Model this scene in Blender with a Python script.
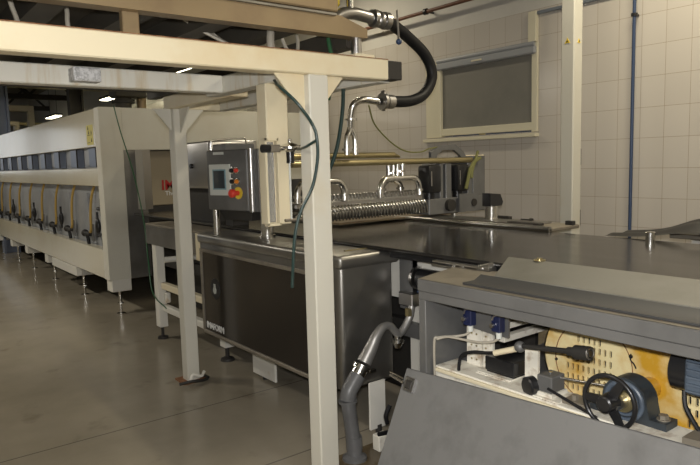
import bpy, bmesh, math, random
from mathutils import Vector, Matrix
random.seed(7)
for o in list(bpy.data.objects): bpy.data.objects.remove(o)
S = bpy.context.scene
C = S.collection
PI = math.pi

# ------------------------------------------------------------ camera, world, lamps, exposure
def cam_matrix(yaw, pitch, roll):
    f = Vector((math.sin(yaw)*math.cos(pitch), math.cos(yaw)*math.cos(pitch), math.sin(pitch)))
    r = Vector((math.cos(yaw), -math.sin(yaw), 0)); u = r.cross(f)
    c, s = math.cos(roll), math.sin(roll)
    r, u = c*r + s*u, -s*r + c*u
    m = Matrix.Identity(4)
    for i in range(3):
        m[i][0] = r[i]; m[i][1] = u[i]; m[i][2] = -f[i]
    return m
cd = bpy.data.cameras.new('camera'); cam = bpy.data.objects.new('camera', cd); C.objects.link(cam)
cam.matrix_world = Matrix.Translation((0, 0, 1.65)) @ cam_matrix(math.radians(37.50), math.radians(-6.29), math.radians(-1.53))
cd.sensor_width = 36; cd.lens = 36*634.7/700; cd.clip_start = 0.02; cd.clip_end = 200
S.camera = cam

W = bpy.data.worlds.new('world'); S.world = W; W.use_nodes = True
W.node_tree.nodes['Background'].inputs[0].default_value = (0.75, 0.82, 1, 1)
W.node_tree.nodes['Background'].inputs[1].default_value = 0.05
S.view_settings.view_transform = 'Standard'; S.view_settings.look = 'None'
S.view_settings.gamma = 1; S.view_settings.exposure = 0.0
S.view_settings.use_curve_mapping = False

def area(name, loc, aim, sx, sy, power, col):
    l = bpy.data.lights.new(name, 'AREA'); l.shape = 'RECTANGLE'; l.size = sx; l.size_y = sy; l.energy = power; l.color = col
    o = bpy.data.objects.new(name, l); C.objects.link(o); o.location = loc
    o.rotation_euler = (Vector(aim) - Vector(loc)).to_track_quat('-Z', 'Y').to_euler()
    return o
WARM = (1.0, 0.89, 0.67); NEUTRAL = (1.0, 0.93, 0.80); FLASH = (1.0, 0.98, 0.96)
area('camera_flash', (-0.01, -0.01, 1.74), (1.9, 2.6, 1.45), 0.08, 0.05, 73, FLASH)
# ceiling fluorescents of the hall, each just under its fixture (fixtures are built further down)
LAMPS = [(4.2, -1.5, 3.85), (4.2, 2.0, 3.85), (4.2, 6.3, 3.85), (-0.6, -2.0, 3.16), (-0.6, 2.6, 3.16), (-0.6, 7.5, 3.16), (-0.6, 12.5, 3.16)]
for k, (lx, ly, lz) in enumerate(LAMPS):
    area('ceiling_lamp', (lx, ly, lz), (lx, ly, 0), 0.16, 1.2, (26 if ly > 5 else 50) if lx > 0 else 74, WARM if lx > 0 else NEUTRAL)

# ------------------------------------------------------------ materials
MATS = {}
def mat(name, col, rough=0.5, metal=0.0, col2=None, scale=4.0, lo=0.45, hi=0.7, bump=0.0, bscale=60, stretch=(1,1,1), coat=0.0, rvar=0.0, detail=6, spec=0.5):
    if name in MATS: return MATS[name]
    m = bpy.data.materials.new(name); m.use_nodes = True; MATS[name] = m
    nt = m.node_tree; N = nt.nodes; L = nt.links; b = N['Principled BSDF']
    b.inputs['Base Color'].default_value = (*col, 1); b.inputs['Roughness'].default_value = rough
    b.inputs['Metallic'].default_value = metal; b.inputs['Coat Weight'].default_value = coat; b.inputs['Coat Roughness'].default_value = 0.1
    b.inputs['Specular IOR Level'].default_value = spec
    tc = N.new('ShaderNodeNewGeometry')
    mp = N.new('ShaderNodeMapping'); mp.inputs['Scale'].default_value = stretch; L.new(tc.outputs['Position'], mp.inputs['Vector'])
    if col2 is not None:
        n = N.new('ShaderNodeTexNoise'); n.inputs['Scale'].default_value = scale; n.inputs['Detail'].default_value = detail; n.inputs['Roughness'].default_value = 0.6
        L.new(mp.outputs[0], n.inputs['Vector'])
        r = N.new('ShaderNodeMapRange'); r.inputs['From Min'].default_value = lo; r.inputs['From Max'].default_value = hi
        L.new(n.outputs['Fac'], r.inputs['Value'])
        x = N.new('ShaderNodeMix'); x.data_type = 'RGBA'
        x.inputs['A'].default_value = (*col, 1); x.inputs['B'].default_value = (*col2, 1)
        L.new(r.outputs[0], x.inputs['Factor']); L.new(x.outputs['Result'], b.inputs['Base Color'])
    if rvar:
        n3 = N.new('ShaderNodeTexNoise'); n3.inputs['Scale'].default_value = 7; L.new(mp.outputs[0], n3.inputs['Vector'])
        r3 = N.new('ShaderNodeMapRange'); r3.inputs['To Min'].default_value = rough-rvar; r3.inputs['To Max'].default_value = rough+rvar
        L.new(n3.outputs['Fac'], r3.inputs['Value']); L.new(r3.outputs[0], b.inputs['Roughness'])
    if bump:
        n2 = N.new('ShaderNodeTexNoise'); n2.inputs['Scale'].default_value = bscale; L.new(mp.outputs[0], n2.inputs['Vector'])
        bp = N.new('ShaderNodeBump'); bp.inputs['Strength'].default_value = bump; bp.inputs['Distance'].default_value = 0.002
        L.new(n2.outputs['Fac'], bp.inputs['Height']); L.new(bp.outputs[0], b.inputs['Normal'])
    return m
def emis(name, col, st):
    m = bpy.data.materials.new(name); m.use_nodes = True; b = m.node_tree.nodes['Principled BSDF']
    b.inputs['Base Color'].default_value = (0.8, 0.8, 0.8, 1)
    b.inputs['Emission Color'].default_value = (*col, 1); b.inputs['Emission Strength'].default_value = st
    MATS[name] = m; return m

CREAM = mat('cream_paint', (0.74, 0.66, 0.47), 0.42, col2=(0.66, 0.52, 0.30), scale=2.6, lo=0.5, hi=0.85, bump=0.15, bscale=25)
CREAM_STAIN = mat('stained_cream_paint', (0.70, 0.68, 0.60), 0.45, col2=(0.50, 0.36, 0.16), scale=9, lo=0.54, hi=0.78, stretch=(1.6, 1.6, 0.12))
WHITEP = mat('white_painted_steel', (0.72, 0.70, 0.63), 0.42, col2=(0.50, 0.36, 0.2), scale=7, lo=0.66, hi=0.85)
DIRTYW = mat('grimy_white_paint', (0.74, 0.71, 0.62), 0.5, col2=(0.26, 0.17, 0.09), scale=14, lo=0.52, hi=0.76, bump=0.3)
OVENP = mat('oven_cream_enamel', (0.66, 0.61, 0.46), 0.22, col2=(0.62, 0.55, 0.40), scale=1.0, coat=0.4)
OVENF = mat('oven_front_enamel', (0.66, 0.64, 0.55), 0.4, col2=(0.6, 0.56, 0.46), scale=1.2)
RUST = mat('rusty_edge', (0.20, 0.08, 0.03), 0.8, col2=(0.34, 0.20, 0.10), scale=30)
STEEL = mat('brushed_stainless', (0.55, 0.54, 0.53), 0.30, 1.0, col2=(0.48, 0.47, 0.46), scale=2, rvar=0.03, stretch=(1, 1, 0.2))
STEELD = mat('dull_stainless', (0.30, 0.29, 0.27), 0.36, 0.9, col2=(0.22, 0.21, 0.19), scale=2.5, rvar=0.08)
CHROME = mat('polished_pipe', (0.72, 0.71, 0.68), 0.22, 1.0)
GREYST = mat('grey_sheet_steel', (0.175, 0.175, 0.172), 0.48, 0.35, col2=(0.13, 0.13, 0.127), scale=3, rvar=0.08, bump=0.1)
DARKST = mat('dark_angle_steel', (0.05, 0.05, 0.05), 0.55, 0.2)
GREYDOOR = mat('scuffed_grey_steel', (0.20, 0.20, 0.197), 0.55, 0.3, col2=(0.13, 0.13, 0.127), scale=5, lo=0.5, hi=0.8, bump=0.15, bscale=40)
TOPST = mat('worn_steel_top', (0.27, 0.24, 0.19), 0.5, 0.4, col2=(0.18, 0.16, 0.13), scale=4)
COVER = mat('dusty_cover_sheet', (0.20, 0.195, 0.17), 0.5, 0.2, col2=(0.16, 0.155, 0.13), scale=3)
TAN = mat('tan_painted_steel', (0.31, 0.23, 0.13), 0.38, 0.35, col2=(0.24, 0.17, 0.10), scale=3)
TANB = mat('brass_toned_steel', (0.44, 0.37, 0.20), 0.32, 0.8)
DARK = mat('grimy_steel_and_shade', (0.035, 0.032, 0.028), 0.6, 0.2, col2=(0.02, 0.02, 0.02), scale=3)  # grimy steel parts, and the added sheets that stand in for shade
DUCT = mat('dark_beam_paint', (0.05, 0.044, 0.034), 0.6, col2=(0.032, 0.03, 0.025), scale=2)
BLACK = mat('black_rubber', (0.009, 0.009, 0.010), 0.5, spec=0.3)
BLACKP = mat('black_plastic', (0.015, 0.015, 0.016), 0.3)
BELT = mat('black_belt', (0.016, 0.015, 0.015), 0.17, col2=(0.035, 0.033, 0.030), scale=3, lo=0.3, hi=0.9, stretch=(1.0, 0.25, 1), rvar=0.05, coat=0.0, spec=0.4)
DOORBL = mat('dark_gloss_door', (0.035, 0.030, 0.026), 0.16, 0.5, col2=(0.06, 0.048, 0.036), scale=2, lo=0.4, hi=0.8)
NAVY = mat('navy_plastic', (0.010, 0.016, 0.06), 0.35)
BLUEG = mat('blue_grey_paint', (0.085, 0.11, 0.145), 0.4, col2=(0.04, 0.05, 0.065), scale=14, lo=0.5, hi=0.7)
BLUEGD = mat('dark_slate_paint', (0.035, 0.044, 0.052), 0.4, col2=(0.02, 0.02, 0.02), scale=12)
BLUEPIPE = mat('blue_pipe_paint', (0.035, 0.06, 0.125), 0.4)
GUARD = mat('grease_stained_guard', (0.86, 0.74, 0.42), 0.35, col2=(0.62, 0.34, 0.03), scale=3.2, lo=0.42, hi=0.60, bump=0.3, bscale=30, detail=8)
SATIN = mat('satin_pipe', (0.52, 0.51, 0.49), 0.38, 0.75)
PVC = mat('grey_pvc', (0.135, 0.135, 0.135), 0.4, col2=(0.10, 0.10, 0.10), scale=6)
YHOSE = mat('amber_hose', (0.45, 0.30, 0.08), 0.4)
GHOSE = mat('green_hose', (0.016, 0.04, 0.036), 0.3)
GREENW = mat('green_wire', (0.02, 0.09, 0.035), 0.45)
YGREEN = mat('yellow_green_wrap', (0.17, 0.17, 0.055), 0.6)
RED = mat('red_plastic', (0.65, 0.05, 0.03), 0.3)
REDINK = mat('red_lettering', (0.5, 0.02, 0.02), 0.5)
ORANGE = mat('orange_plastic', (0.7, 0.22, 0.02), 0.35)
YEL = mat('yellow_plastic', (0.75, 0.55, 0.05), 0.4)
YLAB = mat('yellow_label', (0.62, 0.55, 0.16), 0.5)
INK = mat('black_ink', (0.02, 0.02, 0.02), 0.6)
WHITE = mat('white_lettering', (0.8, 0.8, 0.78), 0.5)
BEZEL = mat('panel_bezel', (0.60, 0.62, 0.58), 0.4)
SCREEN = mat('unlit_screen', (0.035, 0.045, 0.055), 0.12)
SCREENB = mat('screen_border', (0.20, 0.33, 0.38), 0.3)
BLIND = mat('grey_blind_fabric', (0.22, 0.21, 0.18), 0.7, col2=(0.19, 0.185, 0.16), scale=3)
BLINDBOX = mat('grey_blind_box', (0.34, 0.35, 0.36), 0.4)
FRAMEW = mat('cream_window_frame', (0.72, 0.67, 0.50), 0.4)
BROWNPIPE = mat('brown_pipe_paint', (0.14, 0.06, 0.035), 0.5)
CONDUIT = mat('grey_conduit', (0.26, 0.29, 0.33), 0.4, 0.4)
COLG = mat('column_enamel', (0.62, 0.60, 0.52), 0.4, col2=(0.6, 0.52, 0.36), scale=2, lo=0.6, hi=0.9)
PALEBOX = mat('pale_inner_panel', (0.40, 0.41, 0.42), 0.4, 0.3, col2=(0.3, 0.31, 0.33), scale=3)
BLUEBOX = mat('blue_grey_steel', (0.20, 0.23, 0.30), 0.35, 0.6)
IMAP = mat('beige_housing', (0.36, 0.30, 0.20), 0.5)
SAND = mat('beige_cloth', (0.50, 0.42, 0.27), 0.8)
SHEET = mat('dull_grey_rubber_sheet', (0.075, 0.073, 0.07), 0.45)
CLEAR = mat('clear_plastic', (0.75, 0.76, 0.75), 0.1)
CLEAR.node_tree.nodes['Principled BSDF'].inputs['Transmission Weight'].default_value = 0.75
WCABLE = mat('pale_cable', (0.36, 0.33, 0.27), 0.5)
CASTW = mat('white_box', (0.66, 0.66, 0.66), 0.5, col2=(0.40, 0.40, 0.40), scale=60, lo=0.45, hi=0.6)
TUBE = emis('lit_tube', (1.0, 0.93, 0.66), 9)
SKYL = emis('daylight_pane', (0.9, 0.95, 1.0), 1.3)

def tile_mat():
    m = bpy.data.materials.new('glazed_wall_tiles'); m.use_nodes = True
    nt = m.node_tree; N = nt.nodes; L = nt.links; b = N['Principled BSDF']
    g = N.new('ShaderNodeNewGeometry'); s = N.new('ShaderNodeSeparateXYZ'); L.new(g.outputs['Position'], s.inputs[0])
    def off(sock, v):
        a = N.new('ShaderNodeMath'); a.operation = 'ADD'; a.inputs[1].default_value = v; L.new(sock, a.inputs[0]); return a.outputs[0]
    c = N.new('ShaderNodeCombineXYZ'); L.new(off(s.outputs[1], 20-2.364+0.001), c.inputs[0]); L.new(off(s.outputs[2], 0.21+0.001), c.inputs[1])
    t = N.new('ShaderNodeTexBrick'); t.offset = 0; t.squash = 1
    L.new(c.outputs[0], t.inputs['Vector'])
    t.inputs['Scale'].default_value = 1; t.inputs['Brick Width'].default_value = 0.2; t.inputs['Row Height'].default_value = 0.25
    t.inputs['Mortar Size'].default_value = 0.0017; t.inputs['Mortar Smooth'].default_value = 0.2; t.inputs['Bias'].default_value = 0
    t.inputs['Color1'].default_value = (0.58, 0.54, 0.48, 1); t.inputs['Color2'].default_value = (0.56, 0.52, 0.46, 1)
    t.inputs['Mortar'].default_value = (0.33, 0.26, 0.18, 1)
    L.new(t.outputs['Color'], b.inputs['Base Color'])
    b.inputs['Roughness'].default_value = 0.22
    n = N.new('ShaderNodeTexNoise'); n.inputs['Scale'].default_value = 2.2; L.new(g.outputs['Position'], n.inputs['Vector'])
    bp = N.new('ShaderNodeBump'); bp.inputs['Strength'].default_value = 0.2; bp.inputs['Distance'].default_value = 0.01
    L.new(n.outputs['Fac'], bp.inputs['Height']); L.new(bp.outputs[0], b.inputs['Normal'])
    return m
TILE = tile_mat()
PLASTER = mat('plain_wall_paint', (0.60, 0.58, 0.53), 0.6, col2=(0.55, 0.53, 0.48), scale=1.5)
CEIL = mat('ceiling_panels', (0.22, 0.19, 0.13), 0.7, col2=(0.16, 0.13, 0.08), scale=0.6)
def floor_mat():
    m = mat('sealed_concrete_floor', (0.345, 0.305, 0.235), 0.22, col2=(0.26, 0.228, 0.17), scale=1.1, lo=0.35, hi=0.7, rvar=0.07, bump=0.06, bscale=8)
    nt = m.node_tree; N = nt.nodes; L = nt.links; b = N['Principled BSDF']
    g = N.new('ShaderNodeNewGeometry'); s = N.new('ShaderNodeSeparateXYZ'); L.new(g.outputs['Position'], s.inputs[0])
    src = b.inputs['Base Color'].links[0].from_socket
    def band(centre, half):
        a = N.new('ShaderNodeMath'); a.operation = 'SUBTRACT'; a.inputs[1].default_value = centre; L.new(s.outputs[1], a.inputs[0])
        d = N.new('ShaderNodeMath'); d.operation = 'ABSOLUTE'; L.new(a.outputs[0], d.inputs[0])
        e = N.new('ShaderNodeMath'); e.operation = 'LESS_THAN'; e.inputs[1].default_value = half; L.new(d.outputs[0], e.inputs[0]); return e.outputs[0]
    def over(f, col, src, k):
        w = N.new('ShaderNodeMath'); w.operation = 'MULTIPLY'; w.inputs[1].default_value = k; L.new(f, w.inputs[0])
        x = N.new('ShaderNodeMix'); x.data_type = 'RGBA'; L.new(w.outputs[0], x.inputs['Factor']); L.new(src, x.inputs['A']); x.inputs['B'].default_value = (*col, 1)
        return x.outputs['Result']
    src = over(band(3.985, 0.005), (0.05, 0.045, 0.04), src, 0.7)
    # brown spill beyond the second joint, near the drain
    a = N.new('ShaderNodeMath'); a.operation = 'LESS_THAN'; a.inputs[1].default_value = 2.79; L.new(s.outputs[1], a.inputs[0])
    a2 = N.new('ShaderNodeMath'); a2.operation = 'GREATER_THAN'; a2.inputs[1].default_value = 1.85; L.new(s.outputs[0], a2.inputs[0])
    a3 = N.new('ShaderNodeMath'); a3.operation = 'MULTIPLY'; L.new(a.outputs[0], a3.inputs[0]); L.new(a2.outputs[0], a3.inputs[1])
    src = over(a3.outputs[0], (0.11, 0.075, 0.035), src, 0.85)
    src = over(band(2.96, 0.006), (0.07, 0.06, 0.05), src, 0.6)
    n = N.new('ShaderNodeTexNoise'); n.inputs['Scale'].default_value = 3.1; n.inputs['Detail'].default_value = 5; L.new(g.outputs['Position'], n.inputs['Vector'])
    r = N.new('ShaderNodeMapRange'); r.inputs['From Min'].default_value = 0.62; r.inputs['From Max'].default_value = 0.80; L.new(n.outputs['Fac'], r.inputs['Value'])
    src = over(r.outputs[0], (0.09, 0.055, 0.03), src, 0.6)
    L.new(src, b.inputs['Base Color'])
    return m
FLOOR = floor_mat()

# ------------------------------------------------------------ mesh helpers
class M:
    def __init__(s): s.bm = bmesh.new()
    def box(s, a, b, bev=0.0, rot=None, seg=1):
        a = Vector(a); b = Vector(b); c = (a+b)/2; d = b-a
        r = bmesh.ops.create_cube(s.bm, size=1)
        vs = r['verts']
        for v in vs: v.co = Vector((v.co.x*d.x, v.co.y*d.y, v.co.z*d.z))
        if bev:
            es = list({e for v in vs for e in v.link_edges})
            q = bmesh.ops.bevel(s.bm, geom=es, offset=bev, segments=seg, affect='EDGES', profile=0.5)
            vs = list({v for f in q['faces'] for v in f.verts} | {v for v in vs if v.is_valid})
        for v in vs:
            if rot: v.co = rot @ v.co
            v.co += c
        return s
    def frame(s, p, q):
        d = (Vector(q)-Vector(p)); L = d.length; z = d.normalized()
        x = z.orthogonal().normalized(); y = z.cross(x); return x, y, z, L
    def cyl(s, p, q, r, r2=None, seg=20, cap=True):
        x, y, z, L = s.frame(p, q); p = Vector(p); q = Vector(q); r2 = r if r2 is None else r2
        A = [s.bm.verts.new(p + x*(r*math.cos(2*PI*i/seg)) + y*(r*math.sin(2*PI*i/seg))) for i in range(seg)]
        B = [s.bm.verts.new(q + x*(r2*math.cos(2*PI*i/seg)) + y*(r2*math.sin(2*PI*i/seg))) for i in range(seg)]
        for i in range(seg): s.bm.faces.new((A[i], A[(i+1) % seg], B[(i+1) % seg], B[i]))
        if cap: s.bm.faces.new(A[::-1]); s.bm.faces.new(B)
        return s
    def lathe(s, p, d, prof, seg=24, closed=True):
        d = Vector(d).normalized(); x = d.orthogonal().normalized(); y = d.cross(x); p = Vector(p); rings = []
        for h, r in prof:
            rings.append([s.bm.verts.new(p + d*h + x*(max(r, 1e-4)*math.cos(2*PI*i/seg)) + y*(max(r, 1e-4)*math.sin(2*PI*i/seg))) for i in range(seg)])
        for A, B in zip(rings, rings[1:]):
            for i in range(seg): s.bm.faces.new((A[i], A[(i+1) % seg], B[(i+1) % seg], B[i]))
        if closed: s.bm.faces.new(rings[0][::-1]); s.bm.faces.new(rings[-1])
        return s
    def tube(s, pts, r, seg=12, smooth=True, n=8):
        P = [Vector(p) for p in pts]
        if smooth and len(P) > 2:
            Q = [P[0]*2-P[1]] + P + [P[-1]*2-P[-2]]; out = []
            for i in range(1, len(Q)-2):
                for k in range(n):
                    t = k/n; a, b, c, d = Q[i-1:i+3]
                    out.append(0.5*((2*b) + (c-a)*t + (2*a-5*b+4*c-d)*t*t + (3*b-a-3*c+d)*t**3))
            out.append(P[-1]); P = out
        rings = []; x = None
        for i, p in enumerate(P):
            t = (P[min(i+1, len(P)-1)]-P[max(i-1, 0)]).normalized()
            x = t.orthogonal().normalized() if x is None else (x - t*x.dot(t)).normalized()
            y = t.cross(x); rr = r(i/(len(P)-1)) if callable(r) else r
            rings.append([s.bm.verts.new(p + x*(rr*math.cos(2*PI*k/seg)) + y*(rr*math.sin(2*PI*k/seg))) for k in range(seg)])
        for A, B in zip(rings, rings[1:]):
            for i in range(seg): s.bm.faces.new((A[i], A[(i+1) % seg], B[(i+1) % seg], B[i]))
        s.bm.faces.new(rings[0][::-1]); s.bm.faces.new(rings[-1])
        return s
    def prism(s, pts, axis, lo, hi):
        ax = 'xyz'.index(axis); o = [i for i in range(3) if i != ax]
        def mk(p, h):
            v = [0, 0, 0]; v[ax] = h; v[o[0]] = p[0]; v[o[1]] = p[1]; return s.bm.verts.new(v)
        A = [mk(p, lo) for p in pts]; B = [mk(p, hi) for p in pts]; n = len(pts)
        s.bm.faces.new(A[::-1]); s.bm.faces.new(B)
        for i in range(n): s.bm.faces.new((A[i], A[(i+1) % n], B[(i+1) % n], B[i]))
        return s
    def sphere(s, c, r, sc=(1, 1, 1)):
        q = bmesh.ops.create_uvsphere(s.bm, u_segments=16, v_segments=10, radius=r)
        for v in q['verts']: v.co = Vector((v.co.x*sc[0], v.co.y*sc[1], v.co.z*sc[2])) + Vector(c)
        return s
    def torus(s, c, d, R, r, seg=40, sg=12):
        d = Vector(d).normalized(); x = d.orthogonal().normalized(); y = d.cross(x); c = Vector(c); rings = []
        for i in range(seg):
            a = 2*PI*i/seg; u = x*math.cos(a)+y*math.sin(a)
            rings.append([s.bm.verts.new(c + u*(R+r*math.cos(2*PI*k/sg)) + d*(r*math.sin(2*PI*k/sg))) for k in range(sg)])
        for i in range(seg):
            A, B = rings[i], rings[(i+1) % seg]
            for k in range(sg): s.bm.faces.new((A[k], A[(k+1) % sg], B[(k+1) % sg], B[k]))
        return s

def wloc(o):
    v = Vector((0, 0, 0))
    while o: v += o.location; o = o.parent
    return v
def obj(name, m, material, parent=None, mat2=None):
    bm = m.bm; bmesh.ops.recalc_face_normals(bm, faces=bm.faces[:])
    base = wloc(parent)
    bm.verts.ensure_lookup_table()
    lo = Vector([min(v.co[i] for v in bm.verts) for i in range(3)]); hi = Vector([max(v.co[i] for v in bm.verts) for i in range(3)])
    org = Vector(((lo.x+hi.x)/2, (lo.y+hi.y)/2, lo.z))
    for v in bm.verts: v.co -= org
    me = bpy.data.meshes.new(name); bm.to_mesh(me); bm.free()
    for p in me.polygons: p.use_smooth = True
    me.set_sharp_from_angle(angle=math.radians(32))
    me.materials.append(material)
    o = bpy.data.objects.new(name, me); C.objects.link(o); o.parent = parent; o.location = org - base
    return o
def tag(o, label, cat, group=None):
    o['label'] = label; o['category'] = cat
    if group: o['group'] = group
    return o
def thing(name, label, cat, loc=(0, 0, 0), group=None):
    o = bpy.data.objects.new(name, None); C.objects.link(o); o.location = loc; o.empty_display_size = 0.05
    return tag(o, label, cat, group)
def struct(name, m, material):
    o = obj(name, m, material); o['kind'] = 'structure'; return o
def text_mesh(name, txt, size, origin, right, up, material, parent, bold=0.0, depth=0.0015):
    c = bpy.data.curves.new(name, 'FONT'); c.body = txt; c.size = size; c.extrude = depth; c.offset = bold
    t = bpy.data.objects.new(name+'_tmp', c); C.objects.link(t)
    bpy.context.view_layer.update()
    me = bpy.data.meshes.new_from_object(t.evaluated_get(bpy.context.evaluated_depsgraph_get()))
    bpy.data.objects.remove(t); bpy.data.curves.remove(c)
    r = Vector(right).normalized(); u = Vector(up).normalized(); n = r.cross(u)
    for v in me.vertices: v.co = Vector(origin) + r*v.co.x + u*v.co.y + n*v.co.z - wloc(parent)
    me.materials.clear(); me.materials.append(material)
    o = bpy.data.objects.new(name, me); C.objects.link(o); o.parent = parent; return o
def flange(m, c, d, r, t=0.012):
    c = Vector(c); d = Vector(d).normalized(); return m.cyl(c-d*t, c+d*t, r, seg=22)

# ------------------------------------------------------------ room shell
XW, YB, XL, YF, ZC = 5.2, 26.0, -6.0, -4.5, 4.3
struct('floor', M().box((XL, YF, -0.1), (XW+0.2, YB, 0)), FLOOR)
struct('ceiling', M().box((XL, YF, ZC), (XW+0.2, YB, ZC+0.1)), CEIL)
# right wall with the window opening left out
wy0, wy1, wz0, wz1 = 3.80, 5.06, 1.90, 2.74
wl = M()
for a, b in (((XW, YF, 0), (XW+0.2, wy0, 3.04)), ((XW, wy1, 0), (XW+0.2, YB, 3.04)), ((XW, wy0, 0), (XW+0.2, wy1, wz0)), ((XW, wy0, wz1), (XW+0.2, wy1, 3.04))):
    wl.box(a, b)
struct('wall_right', wl, TILE)
struct('trim_1', M().box((XW, YF, 3.04), (XW+0.2, YB, ZC)), PLASTER)
struct('wall_back', M().box((XL, YB, 0), (XW+0.2, YB+0.1, ZC)), PLASTER)
struct('wall_left', M().box((XL-0.1, YF, 0), (XL, YB, ZC)), PLASTER)
struct('wall_front', M().box((XL, YF-0.1, 0), (XW+0.2, YF, ZC)), PLASTER)
# window with a grey roller blind
w = M()
w.box((XW-0.02, wy0-0.03, 1.90), (XW+0.05, wy0+0.035, 2.74), 0.004)
w.box((XW-0.03, wy1-0.03, 1.90), (XW+0.05, wy1+0.04, 2.74), 0.004)
w.box((XW-0.02, wy1+0.04, 1.90), (XW+0.05, wy1+0.21, 2.70), 0.004)
w.box((XW-0.018, wy0, 1.915), (XW+0.05, wy1, 1.99), 0.004)
win = struct('window_1', w, FRAMEW)
obj('window_sill', M().box((XW-0.06, wy0-0.04, 1.85), (XW+0.02, wy1+0.23, 1.885), 0.004), FRAMEW, win)
obj('blind_box', M().box((XW-0.05, wy0-0.02, 2.63), (XW+0.05, wy1+0.02, 2.705), 0.012).cyl((XW-0.03, wy0-0.01, 2.725), (XW-0.03, wy1+0.01, 2.725), 0.024), BLINDBOX, win)
obj('blind', M().box((XW+0.005, wy0+0.03, 1.985), (XW+0.012, wy1-0.03, 2.635)), BLIND, win)
obj('blind_pull', M().box((XW-0.06, 4.42, 2.655), (XW-0.048, 4.56, 2.672), 0.003), FRAMEW, win)
obj('pane', M().box((XW+0.03, wy0, 1.95), (XW+0.036, wy1, 2.7)), SCREEN, win)
obj('latch', M().box((XW-0.03, 4.40, 1.90), (XW-0.018, 4.48, 1.915), 0.002), TANB, win)
# daylight windows of the far gable
for k, (x0, x1) in enumerate(((-4.6, -3.4), (-2.7, -1.5), (-0.8, 0.4))):
    ww = M()
    ww.box((x0-.06, YB-.05, 1.54), (x1+.06, YB, 1.6)).box((x0-.06, YB-.05, 3.2), (x1+.06, YB, 3.26)).box((x0-.06, YB-.05, 1.6), (x0, YB, 3.2)).box((x1, YB-.05, 1.6), (x1+.06, YB, 3.2))
    q = struct('window_%d' % (k+2), ww, FRAMEW)
    obj('pane', M().box((x0, YB-.03, 1.6), (x1, YB-.02, 3.2)), SKYL, q)

# pipes, conduit and column on the tiled wall
bp_ = thing('wall_pipe', 'slim blue vertical pipe running down the tiled wall', 'pipe', (XW-0.06, 2.80, 0))
obj('pipe', M().cyl((XW-0.06, 2.80, 0), (XW-0.06, 2.80, ZC), 0.014), BLUEPIPE, bp_)
for z in (0.8, 2.79): obj('clamp', M().cyl((XW-0.06, 2.80, z-0.012), (XW-0.06, 2.80, z+0.012), 0.026).box((XW-0.06, 2.79, z-.008), (XW, 2.81, z+.008)), BLACKP, bp_)
br = thing('overhead_pipe', 'long reddish brown pipe running high along the wall above the window', 'pipe', (XW-0.12, 8, 3.30))
obj('pipe', M().cyl((XW-0.12, -2, 3.27), (XW-0.12, 14, 3.27), 0.020), BROWNPIPE, br)
for y in (5.15, 8.2): obj('pipe_clamp', M().cyl((XW-0.12, y-.02, 3.27), (XW-0.12, y+.02, 3.27), 0.034).box((XW-0.12, y-.01, 3.26), (XW, y+.01, 3.28)), BLACKP, br)
cn = thing('wall_conduit', 'thin grey conduit running along the top of the tiles right of the window', 'conduit', (XW, 3.0, 2.99))
obj('conduit', M().box((XW-0.03, 1.4, 2.985), (XW, 3.85, 3.015), 0.004), CONDUIT, cn)
obj('drop_duct', M().box((XW-0.045, 3.77, 2.74), (XW, 3.86, 3.02), 0.004), FRAMEW, cn)

col = thing('square_column', 'tall cream square steel column with small yellow warning signs by the wall', 'column', (4.66, 3.06, 0))
obj('shaft', M().box((4.60, 3.00, 0), (4.72, 3.12, ZC), 0.008), COLG, col)
obj('foot_plate', M().box((4.54, 2.94, 0), (4.78, 3.18, 0.015)), COLG, col)
def tri(c0, c1, z, size, axis):
    m = M(); h = size*0.87
    if axis == 'x': m.prism([(c1-size/2, z), (c1+size/2, z), (c1, z+h)], 'x', c0-0.003, c0)
    else: m.prism([(c1-size/2, z), (c1+size/2, z), (c1, z+h)], 'y', c0-0.003, c0)
    return m
s1 = obj('warning_sign', tri(4.60, 3.06, 2.555, 0.05, 'x'), YEL, col); obj('bolt_symbol', tri(4.597, 3.06, 2.565, 0.016, 'x'), INK, s1)
s2 = obj('warning_sign', tri(3.00, 4.665, 2.555, 0.04, 'y'), YEL, col); obj('bolt_symbol', tri(2.997, 4.665, 2.565, 0.014, 'y'), INK, s2)
for z, lb in ((1.58, 'upper grey socket box on the right side of the cream column'), (1.075, 'lower grey socket box on the cream column near belt height')):
    s_ = thing('socket_box', lb, 'socket', (4.74, 3.04, z))
    obj('box', M().box((4.72, 3.015, z), (4.75, 3.07, z+0.135), 0.004), GREYST, s_)
    obj('tab', M().box((4.722, 3.02, z-0.02), (4.742, 3.05, z), 0.002), TANB, s_)

# ------------------------------------------------------------ lit ceiling fixtures and dim background
def fixture(x, y, z, L, lit, label, dim=1):
    t = thing('ceiling_light', label, 'ceiling light', (x, y, z), 'fluorescent fixtures hung over the hall')
    obj('housing', M().box((x-0.11, y-L/2, z), (x+0.11, y+L/2, z+0.05), 0.01), DUCT, t)
    obj('diffuser', M().box((x-0.09, y-L/2+.02, z-0.022), (x+0.09, y+L/2-.02, z), 0.008), TUBE, t)
    for s in (-1, 1): obj('hanger', M().cyl((x, y+s*L*0.35, z+0.05), (x, y+s*L*0.35, ZC), 0.006, seg=8), DARK, t)
fixture(4.19, 9.78, 3.2, 1.25, 1, 'lit fluorescent light nearest, just above the rear cream beam')
fixture(4.56, 13.7, 3.21, 2.6, 1, 'lit fluorescent light in the middle, above the oven corner')
fixture(4.70, 20.3, 3.22, 1.2, 1, 'farthest lit fluorescent light, left above the oven roof')
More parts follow.
